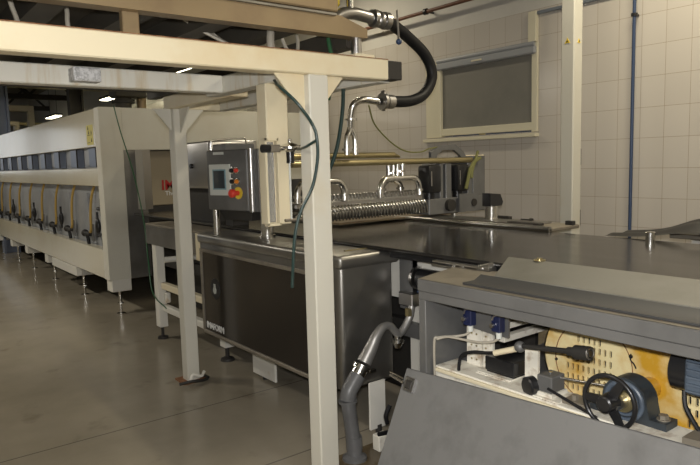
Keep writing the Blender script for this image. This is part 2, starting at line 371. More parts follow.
for (lx, ly, lz) in LAMPS:
    t = thing('ceiling_light', ('fluorescent fixture above the belt line, ' if lx > 0 else 'fluorescent fixture above the aisle, ') + ('behind the photographer' if ly < 0 else 'overhead' if ly < 3 else 'beside the oven front' if ly < 10 else 'along the oven'), 'ceiling light', (lx, ly, lz+0.03), 'fixtures out of view')
    obj('housing', M().box((lx-0.11, ly-0.65, lz+0.03), (lx+0.11, ly+0.65, lz+0.08), 0.01), DUCT, t)
    for s in (-1, 1): obj('hanger', M().cyl((lx, ly+s*0.4, lz+0.08), (lx, ly+s*0.4, ZC), 0.006, seg=8), DARK, t)

for y, nm in ((9, 'nearest, just behind the hopper deck'), (12.5, 'second from the camera'), (16, 'middle of the five'), (19.5, 'fourth from the camera'), (23, 'farthest, close to the back wall')):
    t = thing('roof_truss', 'dark roof truss spanning the hall, ' + nm, 'truss', (0, y, 3.6), 'roof trusses of the hall')
    obj('lower_chord', M().box((XL, y-0.07, 3.62), (XW, y+0.07, 3.76)), DUCT, t)
    web = M()
    for i in range(9):
        x = XL + 0.3 + i*1.2; web.cyl((x, y, 3.72), (x+0.6, y, ZC), 0.035, seg=8); web.cyl((x+0.6, y, ZC), (x+1.2, y, 3.72), 0.035, seg=8)
    obj('web', web, DUCT, t)
def bgcol(x, y, w, z1, mt, label):
    t = thing('steel_column', label, 'column', (x, y, 0))
    obj('web', M().box((x-w/2, y-0.02, 0), (x+w/2, y+0.02, z1)), mt, t)
    for s in (-1, 1): obj('flange', M().box((x+s*w/2-0.02, y-w/2, 0), (x+s*w/2+0.02, y+w/2, z1)), mt, t)
bgcol(3.55, 13.5, 0.22, 3.65, DUCT, 'dark upright column left of the middle light beyond the oven')
bgcol(2.36, 14.5, 0.25, 3.65, BLUEBOX, 'bluish grey column at far left behind the cream portal')
du = thing('exhaust_stack', 'dark ribbed exhaust pipe rising from the oven roof', 'duct', (3.3, 9.9, 2.3))
obj('stack', M().cyl((3.3, 9.9, 2.3), (3.3, 9.9, 3.62), 0.12), DUCT, du)
obj('junction', M().box((3.14, 9.74, 2.72), (3.62, 10.06, 2.98), 0.02), DUCT, du)
obj('side_branch', M().cyl((3.58, 9.9, 2.31), (3.58, 9.9, 2.75), 0.07), TAN, du)
for za, zb, rr in ((2.315, 2.36, 0.2), (2.64, 2.69, 0.17)): obj('collar', M().cyl((3.3, 9.9, za), (3.3, 9.9, zb), rr), DARK, du)
def portal(x0, x1, y, z1, w, label):
    t = thing('portal_frame', label, 'frame', ((x0+x1)/2, y, 2.32))
    obj('lintel', M().box((x0, y-0.1, z1-w), (x1, y+0.1, z1), 0.01), CREAM, t)
    for x in (x0, x1-w): obj('upright', M().box((x, y-0.1, 2.32), (x+w, y+0.1, z1-w), 0.01), CREAM, t)
portal(1.9, 3.69, 18, 3.30, 0.14, 'large cream portal frame far behind the oven at left')
portal(2.2, 3.05, 16.5, 2.80, 0.10, 'smaller cream portal frame inside the large far one')
ct = thing('cable_tray', 'yellowish cable tray crossing the hall under the dark ceiling', 'cable tray', (3.5, 15, 3.45))
obj('tray', M().box((1.5, 15.0, 3.42), (XW, 15.25, 3.50)), TANB, ct)
obj('tray_rung', M().box((1.5, 20.0, 2.95), (XW, 20.2, 3.02)), TANB, ct)

# ------------------------------------------------------------ tunnel oven
OX, OY, OE = 2.12, 7.22, 24.0
ov = thing('tunnel_oven', 'long cream enamelled tunnel oven receding along the left', 'oven', (3.3, 15, 0.40))
obj('upper_panel', M().box((OX, OY, 1.90), (OX+0.12, OE, 2.32), 0.006), OVENP, ov)
obj('middle_rail', M().box((OX, OY, 1.46), (OX+0.10, OE, 1.66), 0.004), OVENP, ov)
obj('lower_rail', M().box((OX, OY, 0.41), (OX+0.10, OE, 0.74), 0.004), OVENP, ov)
obj('roof', M().box((OX+0.06, OY+0.02, 2.26), (4.85, OE, 2.315)), OVENF, ov)
obj('front_pillar', M().box((OX-0.004, OY-0.03, 0.405), (OX+0.245, OY+0.14, 2.325), 0.006), OVENF, ov)
obj('front_header', M().box((OX+0.245, OY-0.026, 1.855), (5.0, OY+0.1, 2.323), 0.004), OVENF, ov)
obj('front_infill', M().box((3.35, OY-0.02, 1.45), (5.0, OY+0.1, 1.855)), OVENF, ov)
obj('core', M().box((OX+0.25, OY+0.55, 0.42), (4.85, OE, 2.26)), DARK, ov)
obj('steel_cheek', M().box((OX+0.245, OY-0.02, 0.40), (OX+0.49, OY+0.05, 1.855), 0.004), STEELD, ov)
obj('steel_flap', M().prism([(2.46, 7.10), (2.56, 7.18), (2.60, 7.02), (2.50, 6.98)], 'z', 1.19, 1.85), STEEL, ov)
obj('inner_panel', M().box((OX+0.12, OY+0.1, 0.70), (OX+0.14, OE, 1.46)), PALEBOX, ov)
obj('recess_panel', M().box((OX+0.10, OY+0.1, 1.66), (OX+0.12, OE, 1.90)), PALEBOX, ov)
lab = obj('warning_label', M().box((OX-0.002, 7.44, 1.925), (OX, 7.69, 2.15)), YLAB, ov)
mk = M()
for (y, z) in ((7.50, 2.07), (7.60, 2.07), (7.50, 1.98), (7.62, 2.12)):
    mk.prism([(y-0.022, z-0.02), (y+0.022, z-0.02), (y, z+0.025)], 'x', OX-0.003, OX-0.002)
mk.box((OX-0.003, 7.47, 2.035), (OX-0.002, 7.66, 2.040)); mk.box((OX-0.003, 7.56, 1.95), (OX-0.002, 7.67, 1.955))
obj('warning_symbols', mk, INK, lab)
y = 7.42; i = 0
while y < 20:
    h = obj('inspection_box', M().box((OX+0.015, y, 1.672), (OX+0.10, y+0.30, 1.892), 0.006), BLUEBOX, ov)
    obj('box_edge', M().box((OX+0.008, y-0.005, 1.672), (OX+0.02, y+0.018, 1.892)), DARK, h)
    obj('pale_door', M().box((OX+0.06, y+0.40, 1.70), (OX+0.10, y+0.64, 1.885), 0.004), PALEBOX, ov)
    y += 0.86 if i % 2 else 0.80; i += 1
y = 7.98; i = 0
while y < 18.5:
    x = OX+0.09
    obj('gas_hose', M().tube([(x+0.01, y-0.10, 1.47), (x-0.02, y-0.04, 1.30), (x-0.03, y, 1.10), (x-0.03, y+0.02, 0.93), (x-0.03, y+0.10, 0.865)], 0.016, 8), YHOSE, ov)
    vv = obj('gas_valve', M().cyl((x-0.03, y+0.05, 0.865), (x-0.03, y+0.36, 0.865), 0.026, seg=12).sphere((x-0.03, y+0.30, 0.865), 0.045), DARK, ov)
    obj('drop_hose', M().tube([(x-0.03, y+0.30, 0.86), (x-0.03, y+0.21, 0.83), (x-0.03, y+0.16, 0.77), (x-0.03, y+0.14, 0.69)], 0.021, 8), BLACK, ov)
    obj('grey_plate', M().box((x-0.02, y-0.03, 0.78), (x-0.01, y+0.06, 0.99), 0.012), GREYST, ov)
    if i % 2 == 0: obj('regulator', M().sphere((x-0.02, y-0.24, 0.98), 0.04, (0.8, 1, 2.4)).cyl((x-0.02, y-0.24, 0.85), (x-0.02, y-0.24, 1.15), 0.014, seg=8), BLACKP, ov)
    obj('bright_strut', M().box((x-0.0, y+0.20, 0.90), (x+0.02, y+0.225, 1.36)), CLEAR if 0 else PALEBOX, ov)
    y += 0.86; i += 1
obj('corner_tap', M().cyl((OX+0.02, 7.52, 1.20), (OX+0.02, 7.30, 1.20), 0.022, seg=12).cyl((OX+0.02, 7.40, 1.12), (OX+0.02, 7.40, 1.32), 0.014, seg=10), BLACKP, ov)
obj('corner_elbow', M().tube([(OX+0.03, 7.58, 0.90), (OX+0.03, 7.45, 0.88), (OX+0.03, 7.41, 0.80), (OX+0.03, 7.41, 0.70)], 0.022, 10), BLACKP, ov)
for k, fy in enumerate((7.25, 8.72, 10.32, 11.77, 13.1, 14.5, 16, 17.5)):
    b = obj('foot_bracket', M().box((OX+0.02, fy-0.06, 0.27), (OX+0.24, fy+0.12, 0.41), 0.006), WHITEP, ov)
    if k == 1: obj('cable_box', M().box((OX+0.0, 8.6, 0.28), (OX+0.08, 9.9, 0.40), 0.006), WHITEP, b)
    obj('levelling_foot', M().cyl((2.24, fy, 0), (2.24, fy, 0.27), 0.016, seg=12).cyl((2.24, fy, 0), (2.24, fy, 0.014), 0.05, seg=16).cyl((2.24, fy, 0.12), (2.24, fy, 0.135), 0.034, seg=6), CHROME, b)
for x in (3.3, 4.5):
    for fy in (7.4, 10.3, 13.1, 16): obj('levelling_foot', M().cyl((x, fy, 0), (x, fy, 0.42), 0.03, seg=10), DARK, ov)

im = thing('beige_housing', 'beige machine housing with red lettering in the oven mouth', 'machine', (3.0, 7.6, 1.02))
obj('body', M().box((2.66, 7.42, 1.20), (3.34, 7.74, 1.85), 0.01), IMAP, im)
obj('dark_base', M().box((2.62, 7.40, 1.02), (3.34, 7.76, 1.195), 0.005), DARK, im)
text_mesh('red_letters', 'IMA', 0.165, (2.862, 7.417, 1.385), (1, 0, 0), (0, 0, 1), REDINK, im, 0.004)
text_mesh('small_letters', 'The', 0.075, (2.905, 7.417, 1.315), (1, 0, 0), (0, 0, 1), WHITE, im, 0.001)

# ------------------------------------------------------------ overhead frame of cream box sections
fr = thing('steel_gantry', 'cream box section steel gantry frame with stained beams and posts', 'frame', (1.8, 3.6, 0))
fb = obj('front_beam', M().box((-0.6, 2.60, 2.083), (2.285, 2.70, 2.188), 0.006), CREAM, fr)
obj('rusty_seam', M().box((-0.6, 2.602, 2.188), (2.285, 2.70, 2.191)), RUST, fb)
obj('end_cap', M().box((2.285, 2.604, 2.087), (2.385, 2.696, 2.185), 0.004), DARK, fb)
obj('rear_beam', M().box((-0.6, 3.50, 2.083), (1.765, 3.60, 2.183), 0.006), CREAM_STAIN, fr)
obj('side_beam', M().box((1.765, 2.70, 2.083), (1.865, 3.75, 2.183), 0.006), CREAM_STAIN, fr)
obj('side_beam', M().box((1.865, 3.60, 2.078), (1.985, 4.70, 2.178), 0.006), CREAM, fr)
obj('cross_beam', M().box((1.985, 4.60, 2.078), (2.285, 4.70, 2.178), 0.006), CREAM, fr)
obj('side_beam', M().box((2.285, 2.70, 2.083), (2.385, 4.72, 2.183), 0.006), CREAM_STAIN, fr)
p = obj('post', M().box((1.770, 2.60, 0.0), (1.885, 2.70, 2.083), 0.006), COLG, fr)
obj('foot_plate', M().box((1.72, 2.55, 0), (1.93, 2.75, 0.012)), RUST, p)
obj('gusset', M().prism([(1.60, 2.083), (1.770, 2.083), (1.770, 1.89)], 'y', 2.645, 2.655), CREAM, p)
obj('gusset', M().prism([(1.885, 2.083), (2.01, 2.083), (1.885, 1.94)], 'y', 2.645, 2.655), CREAM, p)
p = obj('post', M().box((1.868, 4.53, 0.0), (1.968, 4.63, 2.078), 0.006), COLG, fr)
obj('foot_plate', M().box((1.82, 4.49, 0), (2.01, 4.67, 0.012)), RUST, p)
obj('foot_debris', M().tube([(1.78, 4.48, 0.02), (1.86, 4.44, 0.035), (1.95, 4.45, 0.02), (2.02, 4.50, 0.015), (2.0, 4.58, 0.02)], 0.012, 8), DARK, p)
obj('torn_tape', M().tube([(1.86, 4.47, 0.02), (1.89, 4.48, 0.07), (1.95, 4.47, 0.05), (1.99, 4.5, 0.07)], 0.012, 8), DIRTYW, p)
obj('gusset', M().prism([(1.735, 2.078), (1.868, 2.078), (1.868, 1.92)], 'y', 4.575, 4.585), COLG, p)
obj('gusset', M().prism([(1.968, 2.078), (2.13, 2.078), (1.968, 1.90)], 'y', 4.575, 4.585), COLG, p)
obj('gusset', M().prism([(4.36, 2.078), (4.53, 2.078), (4.53, 1.90)], 'x', 1.915, 1.925), COLG, p)
p = obj('drop_column', M().box((1.757, 3.0, 1.32), (1.895, 3.10, 2.083), 0.005), CREAM, fr)

jb = thing('junction_box', 'small ridged pale metal box fixed to the rear stained beam', 'box', (1.0, 3.46, 2.10))
obj('box', M().box((0.895, 3.40, 2.095), (1.03, 3.499, 2.165), 0.004), CASTW, jb)
obj('rib_plate', M().box((0.905, 3.393, 2.10), (1.02, 3.40, 2.158), 0.003), CASTW, jb)

# tan hopper deck standing on the frame
hp = thing('hopper_deck', 'tan steel hopper deck resting above the front cream beam', 'hopper', (0.8, 2.7, 2.29))
obj('lower_rail', M().prism([(-0.9, 2.286), (2.16, 2.29), (2.16, 2.335), (1.99, 2.385), (-0.9, 2.385)], 'y', 2.62, 2.70), TAN, hp)
obj('groove_strip', M().box((-0.9, 2.60, 2.378), (1.95, 2.64, 2.388)), STEELD, hp)
obj('hopper_panel', M().box((-0.9, 2.585, 2.392), (1.95, 2.66, 2.95), 0.006), TAN, hp)
obj('hopper_body', M().box((-0.9, 2.66, 2.42), (1.95, 5.6, 2.95)), DUCT, hp)
lg = obj('deck_leg', M().cyl((2.115, 2.66, 2.205), (2.115, 2.66, 2.30), 0.028), STEEL, hp)
obj('leg_pad', M().box((2.07, 2.61, 2.190), (2.20, 2.69, 2.207), 0.003), CREAM, lg)
lg = obj('deck_leg', M().box((0.905, 2.66, 2.188), (0.975, 2.70, 2.29), 0.004), TAN, hp)
obj('side_rail', M().box((2.08, 2.70, 2.25), (2.16, 5.6, 2.35)), DUCT, hp)
for x in (0.25, 0.62, 0.98, 1.35, 1.72): obj('floor_joist', M().box((x, 2.72, 2.31), (x+0.11, 5.6, 2.42)), DUCT, hp)
for yy in (3.6, 5.0): obj('cross_joist', M().box((-0.9, yy, 2.25), (2.08, yy+0.08, 2.31)), DARK, hp)
for x0, x1, lb in ((0.55, 0.75, 'white looped cable under the hopper deck at left'), (1.85, 1.93, 'pale cable loop hanging under the hopper deck at right')):
    c = tag(obj('cable_loop', M().tube([(x0, 3.0, 2.40), (x0+0.02, 2.98, 2.30), (x0+0.05, 2.96, 2.24), (x1, 2.95, 2.24), (x1+0.02, 2.96, 2.30), (x1+0.03, 3.0, 2.40)], 0.010, 8), WCABLE), lb, 'cable')
hb = thing('cable_bundle', 'bundle of white cables slanting down under the hopper deck', 'cable', (1.5, 3.0, 2.2))
for k in range(6): obj('cable', M().tube([(1.30+0.02*k, 3.05, 2.40), (1.42+0.018*k, 3.0, 2.315-0.006*k), (1.66+0.012*k, 2.95, 2.215-0.004*k), (1.85, 2.90, 2.17)], 0.008, 6), WCABLE, hb)
tag(obj('hose_strand', M().tube([(1.72, 2.85, 2.35), (1.70, 2.83, 2.27), (1.70, 2.82, 2.15)], 0.02, 10), WCABLE), 'short ribbed pale hose dropping behind the front beam', 'hose')
tag(obj('green_pipe', M().tube([(2.00, 2.75, 2.30), (2.06, 2.80, 2.16), (2.10, 2.9, 2.0)], 0.011, 8), GREENW), 'thin green tube dropping between hopper and front beam', 'tube')

# stainless valve above and black hose loop
vl = thing('pipe_valve', 'polished pipe elbow with hand lever above the front beam end', 'valve', (2.3, 2.9, 2.42))
obj('elbow', M().tube([(2.12, 2.9, 2.40), (2.18, 2.9, 2.46), (2.28, 2.9, 2.485), (2.42, 2.9, 2.475)], 0.034, 16), STEEL, vl)
v2 = M(); flange(v2, (2.44, 2.9, 2.475), (1, 0, 0), 0.05); flange(v2, (2.53, 2.9, 2.47), (1, 0, 0), 0.05, 0.018); v2.sphere((2.49, 2.9, 2.47), 0.045)
obj('valve_body', v2, STEEL, vl)
obj('riser', M().cyl((2.27, 2.9, 2.50), (2.27, 2.9, 2.95), 0.022).cyl((2.22, 2.9, 2.80), (2.22, 2.9, 2.95), 0.02), CHROME, vl)
lv = obj('lever', M().cyl((2.585, 2.86, 2.53), (2.595, 2.86, 2.36), 0.006, seg=8), STEEL, vl)
obj('blue_knob', M().sphere((2.596, 2.86, 2.352), 0.018), BLUEPIPE, lv)
obj('yellow_tap', M().box((2.10, 2.92, 2.52), (2.22, 2.98, 2.60), 0.01), YEL, vl)

ho = thing('black_hose', 'thick black rubber hose looping down in front of the window', 'hose', (3.2, 3.6, 2.07))
obj('hose', M().tube([(2.66, 3.18, 2.55), (2.90, 3.4, 2.63), (3.15, 3.55, 2.64), (3.36, 3.6, 2.575), (3.54, 3.6, 2.455), (3.61, 3.6, 2.31), (3.53, 3.6, 2.17), (3.38, 3.6, 2.105), (3.16, 3.6, 2.09)], 0.042, 18), BLACK, ho)
hf = M(); flange(hf, (3.16, 3.6, 2.09), (1, 0, 0), 0.052, 0.03); flange(hf, (3.10, 3.6, 2.09), (1, 0, 0), 0.062, 0.012); hf.box((3.10, 3.58, 2.02), (3.115, 3.62, 2.17))
obj('hose_coupling', hf, STEEL, ho)
mp = M(); mp.tube([(3.08, 3.62, 2.09), (2.95, 3.64, 2.10), (2.88, 3.66, 2.07), (2.865, 3.68, 2.0), (2.87, 3.7, 1.90)], 0.026, 14)
flange(mp, (2.868, 3.69, 1.96), (0, 0, 1), 0.045, 0.008)
pf = thing('manifold_pipe', 'polished pipe elbow splitting into twin pipes below the hose', 'pipe', (2.87, 3.7, 1.70))
obj('elbow', mp, CHROME, pf)
tw = M()
for s in (-1, 1):
    tw.tube([(2.87, 3.7, 1.93), (2.87+s*0.012, 3.7, 1.88), (2.87+s*0.038, 3.7, 1.82), (2.87+s*0.04, 3.7, 1.705)], 0.021, 12); flange(tw, (2.87+s*0.04, 3.7, 1.745), (0, 0, 1), 0.036, 0.008)
obj('twin_branch', tw, CHROME, pf)

# ------------------------------------------------------------ depositor bridge across the belt
dp = thing('depositor_bridge', 'polished pipe manifold over a row of nozzles bridging the belt', 'machine', (3.5, 3.8, 1.19))
obj('rear_tube', M().cyl((2.40, 3.88, 1.702), (3.44, 3.88, 1.702), 0.024).cyl((3.44, 3.88, 1.702), (3.51, 3.88, 1.685), 0.024, 0.008), TANB, dp)
obj('front_tube', M().cyl((2.40, 3.78, 1.648), (4.26, 3.78, 1.645), 0.025), TANB, dp)
def ubend(xc, y, zt, hw, zb):
    u = M(); u.tube([(xc-hw, y, zb), (xc-hw, y, zb+0.06), (xc-hw+0.02, y, zt-0.03), (xc-hw+0.07, y, zt), (xc, y, zt), (xc+hw-0.07, y, zt), (xc+hw-0.02, y, zt-0.03), (xc+hw, y, zb+0.06), (xc+hw, y, zb)], 0.025, 12)
    for s in (-1, 1): flange(u, (xc+s*hw, y, zb+0.045), (0, 0, 1), 0.035, 0.007)
    flange(u, (xc, y, zt+0.055), (0, 0, 1), 0.04, 0.006); u.cyl((xc-0.028, y, zt), (xc-0.028, y, 1.64), 0.02); u.cyl((xc+0.028, y, zt), (xc+0.028, y, 1.64), 0.02)
    return u
for xc in (2.65, 3.42): obj('u_pipe', ubend(xc, 3.78, 1.515, 0.21, 1.37), CHROME, dp)
obj('u_pipe', ubend(3.50, 3.98, 1.50, 0.10, 1.38), CHROME, dp)
obj('nozzle_bar', M().box((2.42, 3.775, 1.325), (3.66, 3.95, 1.372), 0.012), STEEL, dp)
obj('lower_bar', M().cyl((2.42, 3.81, 1.262), (3.66, 3.81, 1.262), 0.034), STEELD, dp)
obj('drip_tray', M().box((2.95, 3.98, 1.165), (4.3, 4.25, 1.18)), TAN, dp)
for k in range(40):
    x = 2.45 + k*0.031
    obj('nozzle', M().tube([(x, 3.775, 1.335), (x+0.006, 3.755, 1.315), (x+0.022, 3.75, 1.27), (x+0.034, 3.76, 1.225)], 0.0075, 8, n=3), CHROME, dp)
for k in range(40):
    x = 2.45 + k*0.031
    obj('clip', M().tube([(x, 3.80, 1.368), (x-0.004, 3.80, 1.40), (x+0.008, 3.83, 1.41), (x+0.014, 3.86, 1.37)], 0.007, 8, n=3), STEEL, dp)

hd = thing('motor_station', 'grey steel drive head with black motors at the bridge end', 'machine', (4.05, 3.8, 1.17))
obj('base_block', M().box((3.70, 3.74, 1.20), (4.42, 4.0, 1.33), 0.006), GREYST, hd)
for x0, x1, z1 in ((3.86, 3.90, 1.62), (3.93, 4.0, 1.62), (4.20, 4.26, 1.645), (4.27, 4.43, 1.68)):
    obj('upright_plate', M().box((x0, 3.77, 1.30), (x1, 3.99, z1), 0.004), GREYST, hd)
for x in (3.76, 4.10):
    m_ = obj('motor', M().box((x-0.075, 3.72, 1.38), (x+0.07, 3.86, 1.61), 0.02, seg=2).cyl((x, 3.80, 1.33), (x, 3.80, 1.38), 0.045), BLACKP, hd)
    obj('bright_strip', M().box((x-0.055, 3.715, 1.44), (x-0.047, 3.72, 1.56)), STEEL, m_)
arch = [(3.82, 1.655), (3.82, 1.72), (3.93, 1.775), (4.12, 1.78), (4.22, 1.72), (4.26, 1.66), (4.20, 1.66), (4.17, 1.69), (4.10, 1.735), (3.96, 1.735), (3.90, 1.70), (3.88, 1.655)]
obj('arch_bracket', M().prism(arch, 'y', 3.83, 3.86), GREYST, hd)
obj('cream_back_plate', M().box((4.38, 4.0, 1.20), (4.69, 4.02, 1.69), 0.004), CREAM, hd)
obj('cam_plate', M().prism([(4.02, 1.205), (4.26, 1.205), (4.26, 1.34), (4.18, 1.36), (4.02, 1.36)], 'y', 3.70, 3.715), GREYST, hd)
obj('cam_hub', M().cyl((3.93, 3.74, 1.27), (3.93, 3.70, 1.27), 0.05), DARK, hd)
obj('cam_hub', M().cyl((4.20, 3.70, 1.28), (4.20, 3.69, 1.28), 0.032), DARK, hd)
obj('pin', M().cyl((3.98, 3.72, 1.165), (3.98, 3.72, 1.20), 0.03), CHROME, hd)
tag(obj('cable_wrap', M().tube([(4.33, 3.74, 1.66), (4.24, 3.72, 1.63), (4.17, 3.71, 1.57), (4.13, 3.70, 1.49), (4.10, 3.70, 1.40)], 0.016, 8).tube([(4.28, 3.73, 1.66), (4.20, 3.71, 1.58), (4.17, 3.70, 1.49)], 0.014, 8).tube([(4.30, 3.74, 1.72), (4.25, 3.73, 1.62)], 0.012, 8), YGREEN), 'yellow green cable wrap dangling over the drive head', 'cable')
tag(obj('earth_cable', M().tube([(2.98, 3.62, 2.06), (3.10, 3.7, 1.93), (3.30, 3.75, 1.80), (3.50, 3.8, 1.73), (3.68, 3.82, 1.72), (3.80, 3.84, 1.745), (3.90, 3.84, 1.76)], 0.006, 8), YGREEN), 'thin yellow green cable sagging from hose coupling to drive head', 'cable')

# ------------------------------------------------------------ belt conveyor
bc = thing('belt_conveyor', 'wide black glossy belt table running along the production line', 'conveyor', (3.0, 3, 0))
obj('belt', M().box((2.40, -1.2, 1.128), (3.66, 7.1, 1.15), 0.008), BELT, bc)
obj('belt_underside', M().box((2.44, -1.2, 1.09), (3.66, 2.8, 1.128)).box((2.57, 2.8, 1.09), (3.66, 7.1, 1.128)), BLACK, bc)
obj('far_rail', M().box((3.66, 2.56, 1.145), (4.02, 7.1, 1.172), 0.006), TOPST, bc)
obj('far_rail_lip', M().cyl((3.67, 2.56, 1.165), (3.67, 7.1, 1.165), 0.018), STEEL, bc)
obj('rail_plate', M().box((3.74, 2.75, 1.172), (3.96, 3.9, 1.182)), STEELD, bc)
for a, b in (((3.74, 2.70, 1.172), (3.80, 2.98, 1.19)), ((3.98, 3.15, 1.172), (4.02, 3.35, 1.20)), ((3.93, 2.56, 1.172), (3.97, 2.62, 1.20))):
    obj('rail_block', M().box(a, b, 0.003), DARK, bc)
obj('side_plate', M().box((2.62, 2.25, 0.80), (2.64, 4.0, 1.09)), WHITEP, bc)
obj('under_belt_shade', M().box((2.95, 2.15, 0.04), (2.98, 7.0, 1.09)), DARK, bc)  # added dark sheet, closes the view and stands in for shade under the belt
obj('frame_beam', M().box((2.64, 2.15, 0.55), (2.70, 7.0, 0.66)), DARK, bc)
for yy in (2.75, 5.4): obj('leg', M().box((2.62, yy, 0), (2.70, yy+0.08, 1.09), 0.004), WHITEP, bc)
for yy in (-1.0, 2.8, 5.4): obj('rear_leg', M().box((3.8, yy, 0), (3.88, yy+0.08, 1.145), 0.004), WHITEP, bc)
cp = thing('capped_post', 'short polished post with black angular cap at the belt edge', 'post', (3.87, 3.23, 1.172))
obj('post', M().lathe((3.87, 3.23, 1.172), (0, 0, 1), [(0, 0.055), (0.02, 0.055), (0.022, 0.05), (0.10, 0.05), (0.115, 0.05)], 24), CHROME, cp)
obj('cap', M().prism([(3.81, 1.287), (3.945, 1.287), (3.96, 1.315), (3.93, 1.375), (3.81, 1.388)], 'y', 3.19, 3.27), BLACKP, cp)
tag(obj('bolt', M().cyl((3.96, 3.02, 1.186), (3.96, 2.94, 1.186), 0.006, seg=8).cyl((3.96, 2.94, 1.186), (3.96, 2.915, 1.186), 0.014, seg=6), DARK), 'loose dark bolt lying on the far rail beside the capped post', 'bolt')

# crumpled sheet and puck on the belt
def sheet(name, label, m_, x0, x1, y0, y1, fn, nx, ny, th=0.006):
    b = M(); g = [[b.bm.verts.new((x0+(x1-x0)*i/nx, y0+(y1-y0)*j/ny, fn(i/nx, j/ny))) for j in range(ny+1)] for i in range(nx+1)]
    for i in range(nx):
        for j in range(ny): b.bm.faces.new((g[i][j], g[i+1][j], g[i+1][j+1], g[i][j+1]))
    bmesh.ops.solidify(b.bm, geom=b.bm.faces[:], thickness=th)
    return tag(obj(name, b, m_), label, 'sheet')
sheet('rubber_sheet', 'dark grey rubber sheet humped up on the far belt edge', SHEET, 3.67, 3.95, 1.0, 2.16,
      lambda u, v: 1.158 + (0.035+0.085*math.exp(-((v-0.60)/0.17)**2))*math.sin(PI*min(1, max(0, v))**0.9)*(0.35+0.65*u) + 0.006*math.sin(9*u+5*v), 14, 30)
sheet('beige_cloth', 'folded beige cloth behind the humped rubber sheet', SAND, 3.98, 4.3, 0.9, 1.75,
      lambda u, v: 1.18 + 0.035*math.sin(PI*v) + 0.008*math.sin(14*v+6*u), 10, 16, 0.012)
obj_side = thing('side_table', 'low grey ledge holding the beige cloth behind the belt', 'table', (4.15, 1.2, 0))
obj('ledge', M().box((3.96, 0.2, 1.13), (4.4, 1.9, 1.165), 0.004), TOPST, obj_side)
for yy in (0.3, 1.8): obj('leg', M().box((4.15, yy, 0), (4.2, yy+0.05, 1.13)), WHITEP, obj_side)
pk = thing('steel_puck', 'small polished steel cylinder standing on the belt by the rubber sheet', 'cylinder', (3.64, 1.86, 1.15))
obj('body', M().lathe((3.63, 1.85, 1.15), (0, 0, 1), [(0, 0.027), (0.048, 0.027), (0.052, 0.024)], 24), CHROME, pk)

# ------------------------------------------------------------ lower cabinet
cb = thing('stainless_cabinet', 'dark stainless steel floor cabinet with glossy black door', 'cabinet', (2.3, 3.8, 0.32))
CX, CY0, CY1 = 2.10, 2.84, 4.72
obj('body', M().box((CX, CY0, 0.33), (2.50, CY1, 1.095), 0.03, seg=4), STEELD, cb)
obj('lid', M().box((CX-0.014, CY0-0.016, 1.048), (2.55, CY1+0.01, 1.128), 0.026, seg=4), STEELD, cb)
obj('lid_strip', M().box((2.24, 2.97, 1.128), (2.52, 2.985, 1.133)), TANB, cb)
d = obj('door', M().box((CX-0.012, 2.93, 0.36), (CX, 4.64, 1.0), 0.004), DOORBL, cb)
e = M()
for a, b in (((CX-0.022, 2.90, 0.985), (CX, 4.67, 1.01)), ((CX-0.022, 2.90, 0.335), (CX, 4.67, 0.36)), ((CX-0.022, 4.645, 0.36), (CX, 4.67, 0.985)), ((CX-0.022, 2.90, 0.36), (CX, 2.925, 0.985))): e.box(a, b, 0.003)
obj('door_frame', e, TOPST, d)
oc = obj('emblem', M().lathe((CX-0.012, 4.43, 0.715), (-1, 0, 0), [(0, 0.082), (0.004, 0.078), (0.007, 0.05)], 24), INK, d)
obj('emblem_mark', M().cyl((CX-0.019, 4.43, 0.705), (CX-0.021, 4.43, 0.705), 0.03, seg=6).box((CX-0.021, 4.415, 0.725), (CX-0.019, 4.445, 0.755)), BEZEL, oc)
text_mesh('lettering', 'IMAFORM', 0.068, (CX-0.0135, 4.615, 0.385), (0, -1, 0), (0, 0, 1), WHITE, d, 0.002)
obj('rear_foot', M().box((2.32, 4.79, 0.12), (2.41, 4.89, 0.33), 0.004), WHITEP, cb)
obj('front_skid', M().box((2.34, 4.02, 0.02), (2.36, 4.36, 0.33), 0.003), WHITEP, cb)
obj('corner_plate', M().box((2.28, 2.82, 0.06), (2.40, 2.835, 0.35), 0.002), WHITEP, cb)
obj('levelling_foot', M().cyl((2.36, 4.84, 0), (2.36, 4.84, 0.13), 0.018).lathe((2.36, 4.84, 0), (0, 0, 1), [(0, 0.06), (0.02, 0.055), (0.035, 0.02)]), DARK, cb)
for (x, yy) in ((2.36, 4.2), (2.35, 2.83)): obj('levelling_foot', M().cyl((x, yy, 0), (x, yy, 0.08), 0.02), DARK, cb)

# ------------------------------------------------------------ control box
PX, PY = 2.19, 4.04
hm = thing('control_panel', 'grey operator control panel with screen and red stop button', 'control panel', (PX, PY, 1.128))
bx = obj('enclosure', M().box((PX, PY, 1.32), (PX+0.20, PY+0.46, 1.768), 0.014, seg=3), GREYST, hm)
obj('rounded_edge', M().cyl((PX+0.03, PY-0.012, 1.315), (PX+0.03, PY-0.012, 1.768), 0.022), STEEL, hm)
obj('side_cover', M().box((PX+0.04, PY-0.10, 1.315), (PX+0.20, PY, 1.765), 0.004), GREYST, hm)
obj('edge_column', M().cyl((PX+0.06, PY-0.10, 1.315), (PX+0.06, PY-0.10, 1.76), 0.032), STEEL, hm)
bz = obj('screen_bezel', M().box((PX-0.009, PY+0.175, 1.432), (PX, PY+0.42, 1.662), 0.003), BEZEL, hm)
sc = obj('screen_border', M().box((PX-0.012, PY+0.225, 1.475), (PX-0.008, PY+0.375, 1.625)), SCREENB, bz)
obj('screen', M().box((PX-0.014, PY+0.237, 1.485), (PX-0.011, PY+0.363, 1.615)), SCREEN, sc)
obj('name_plate', M().box((PX-0.003, PY+0.25, 1.733), (PX, PY+0.37, 1.752)), BEZEL, hm)
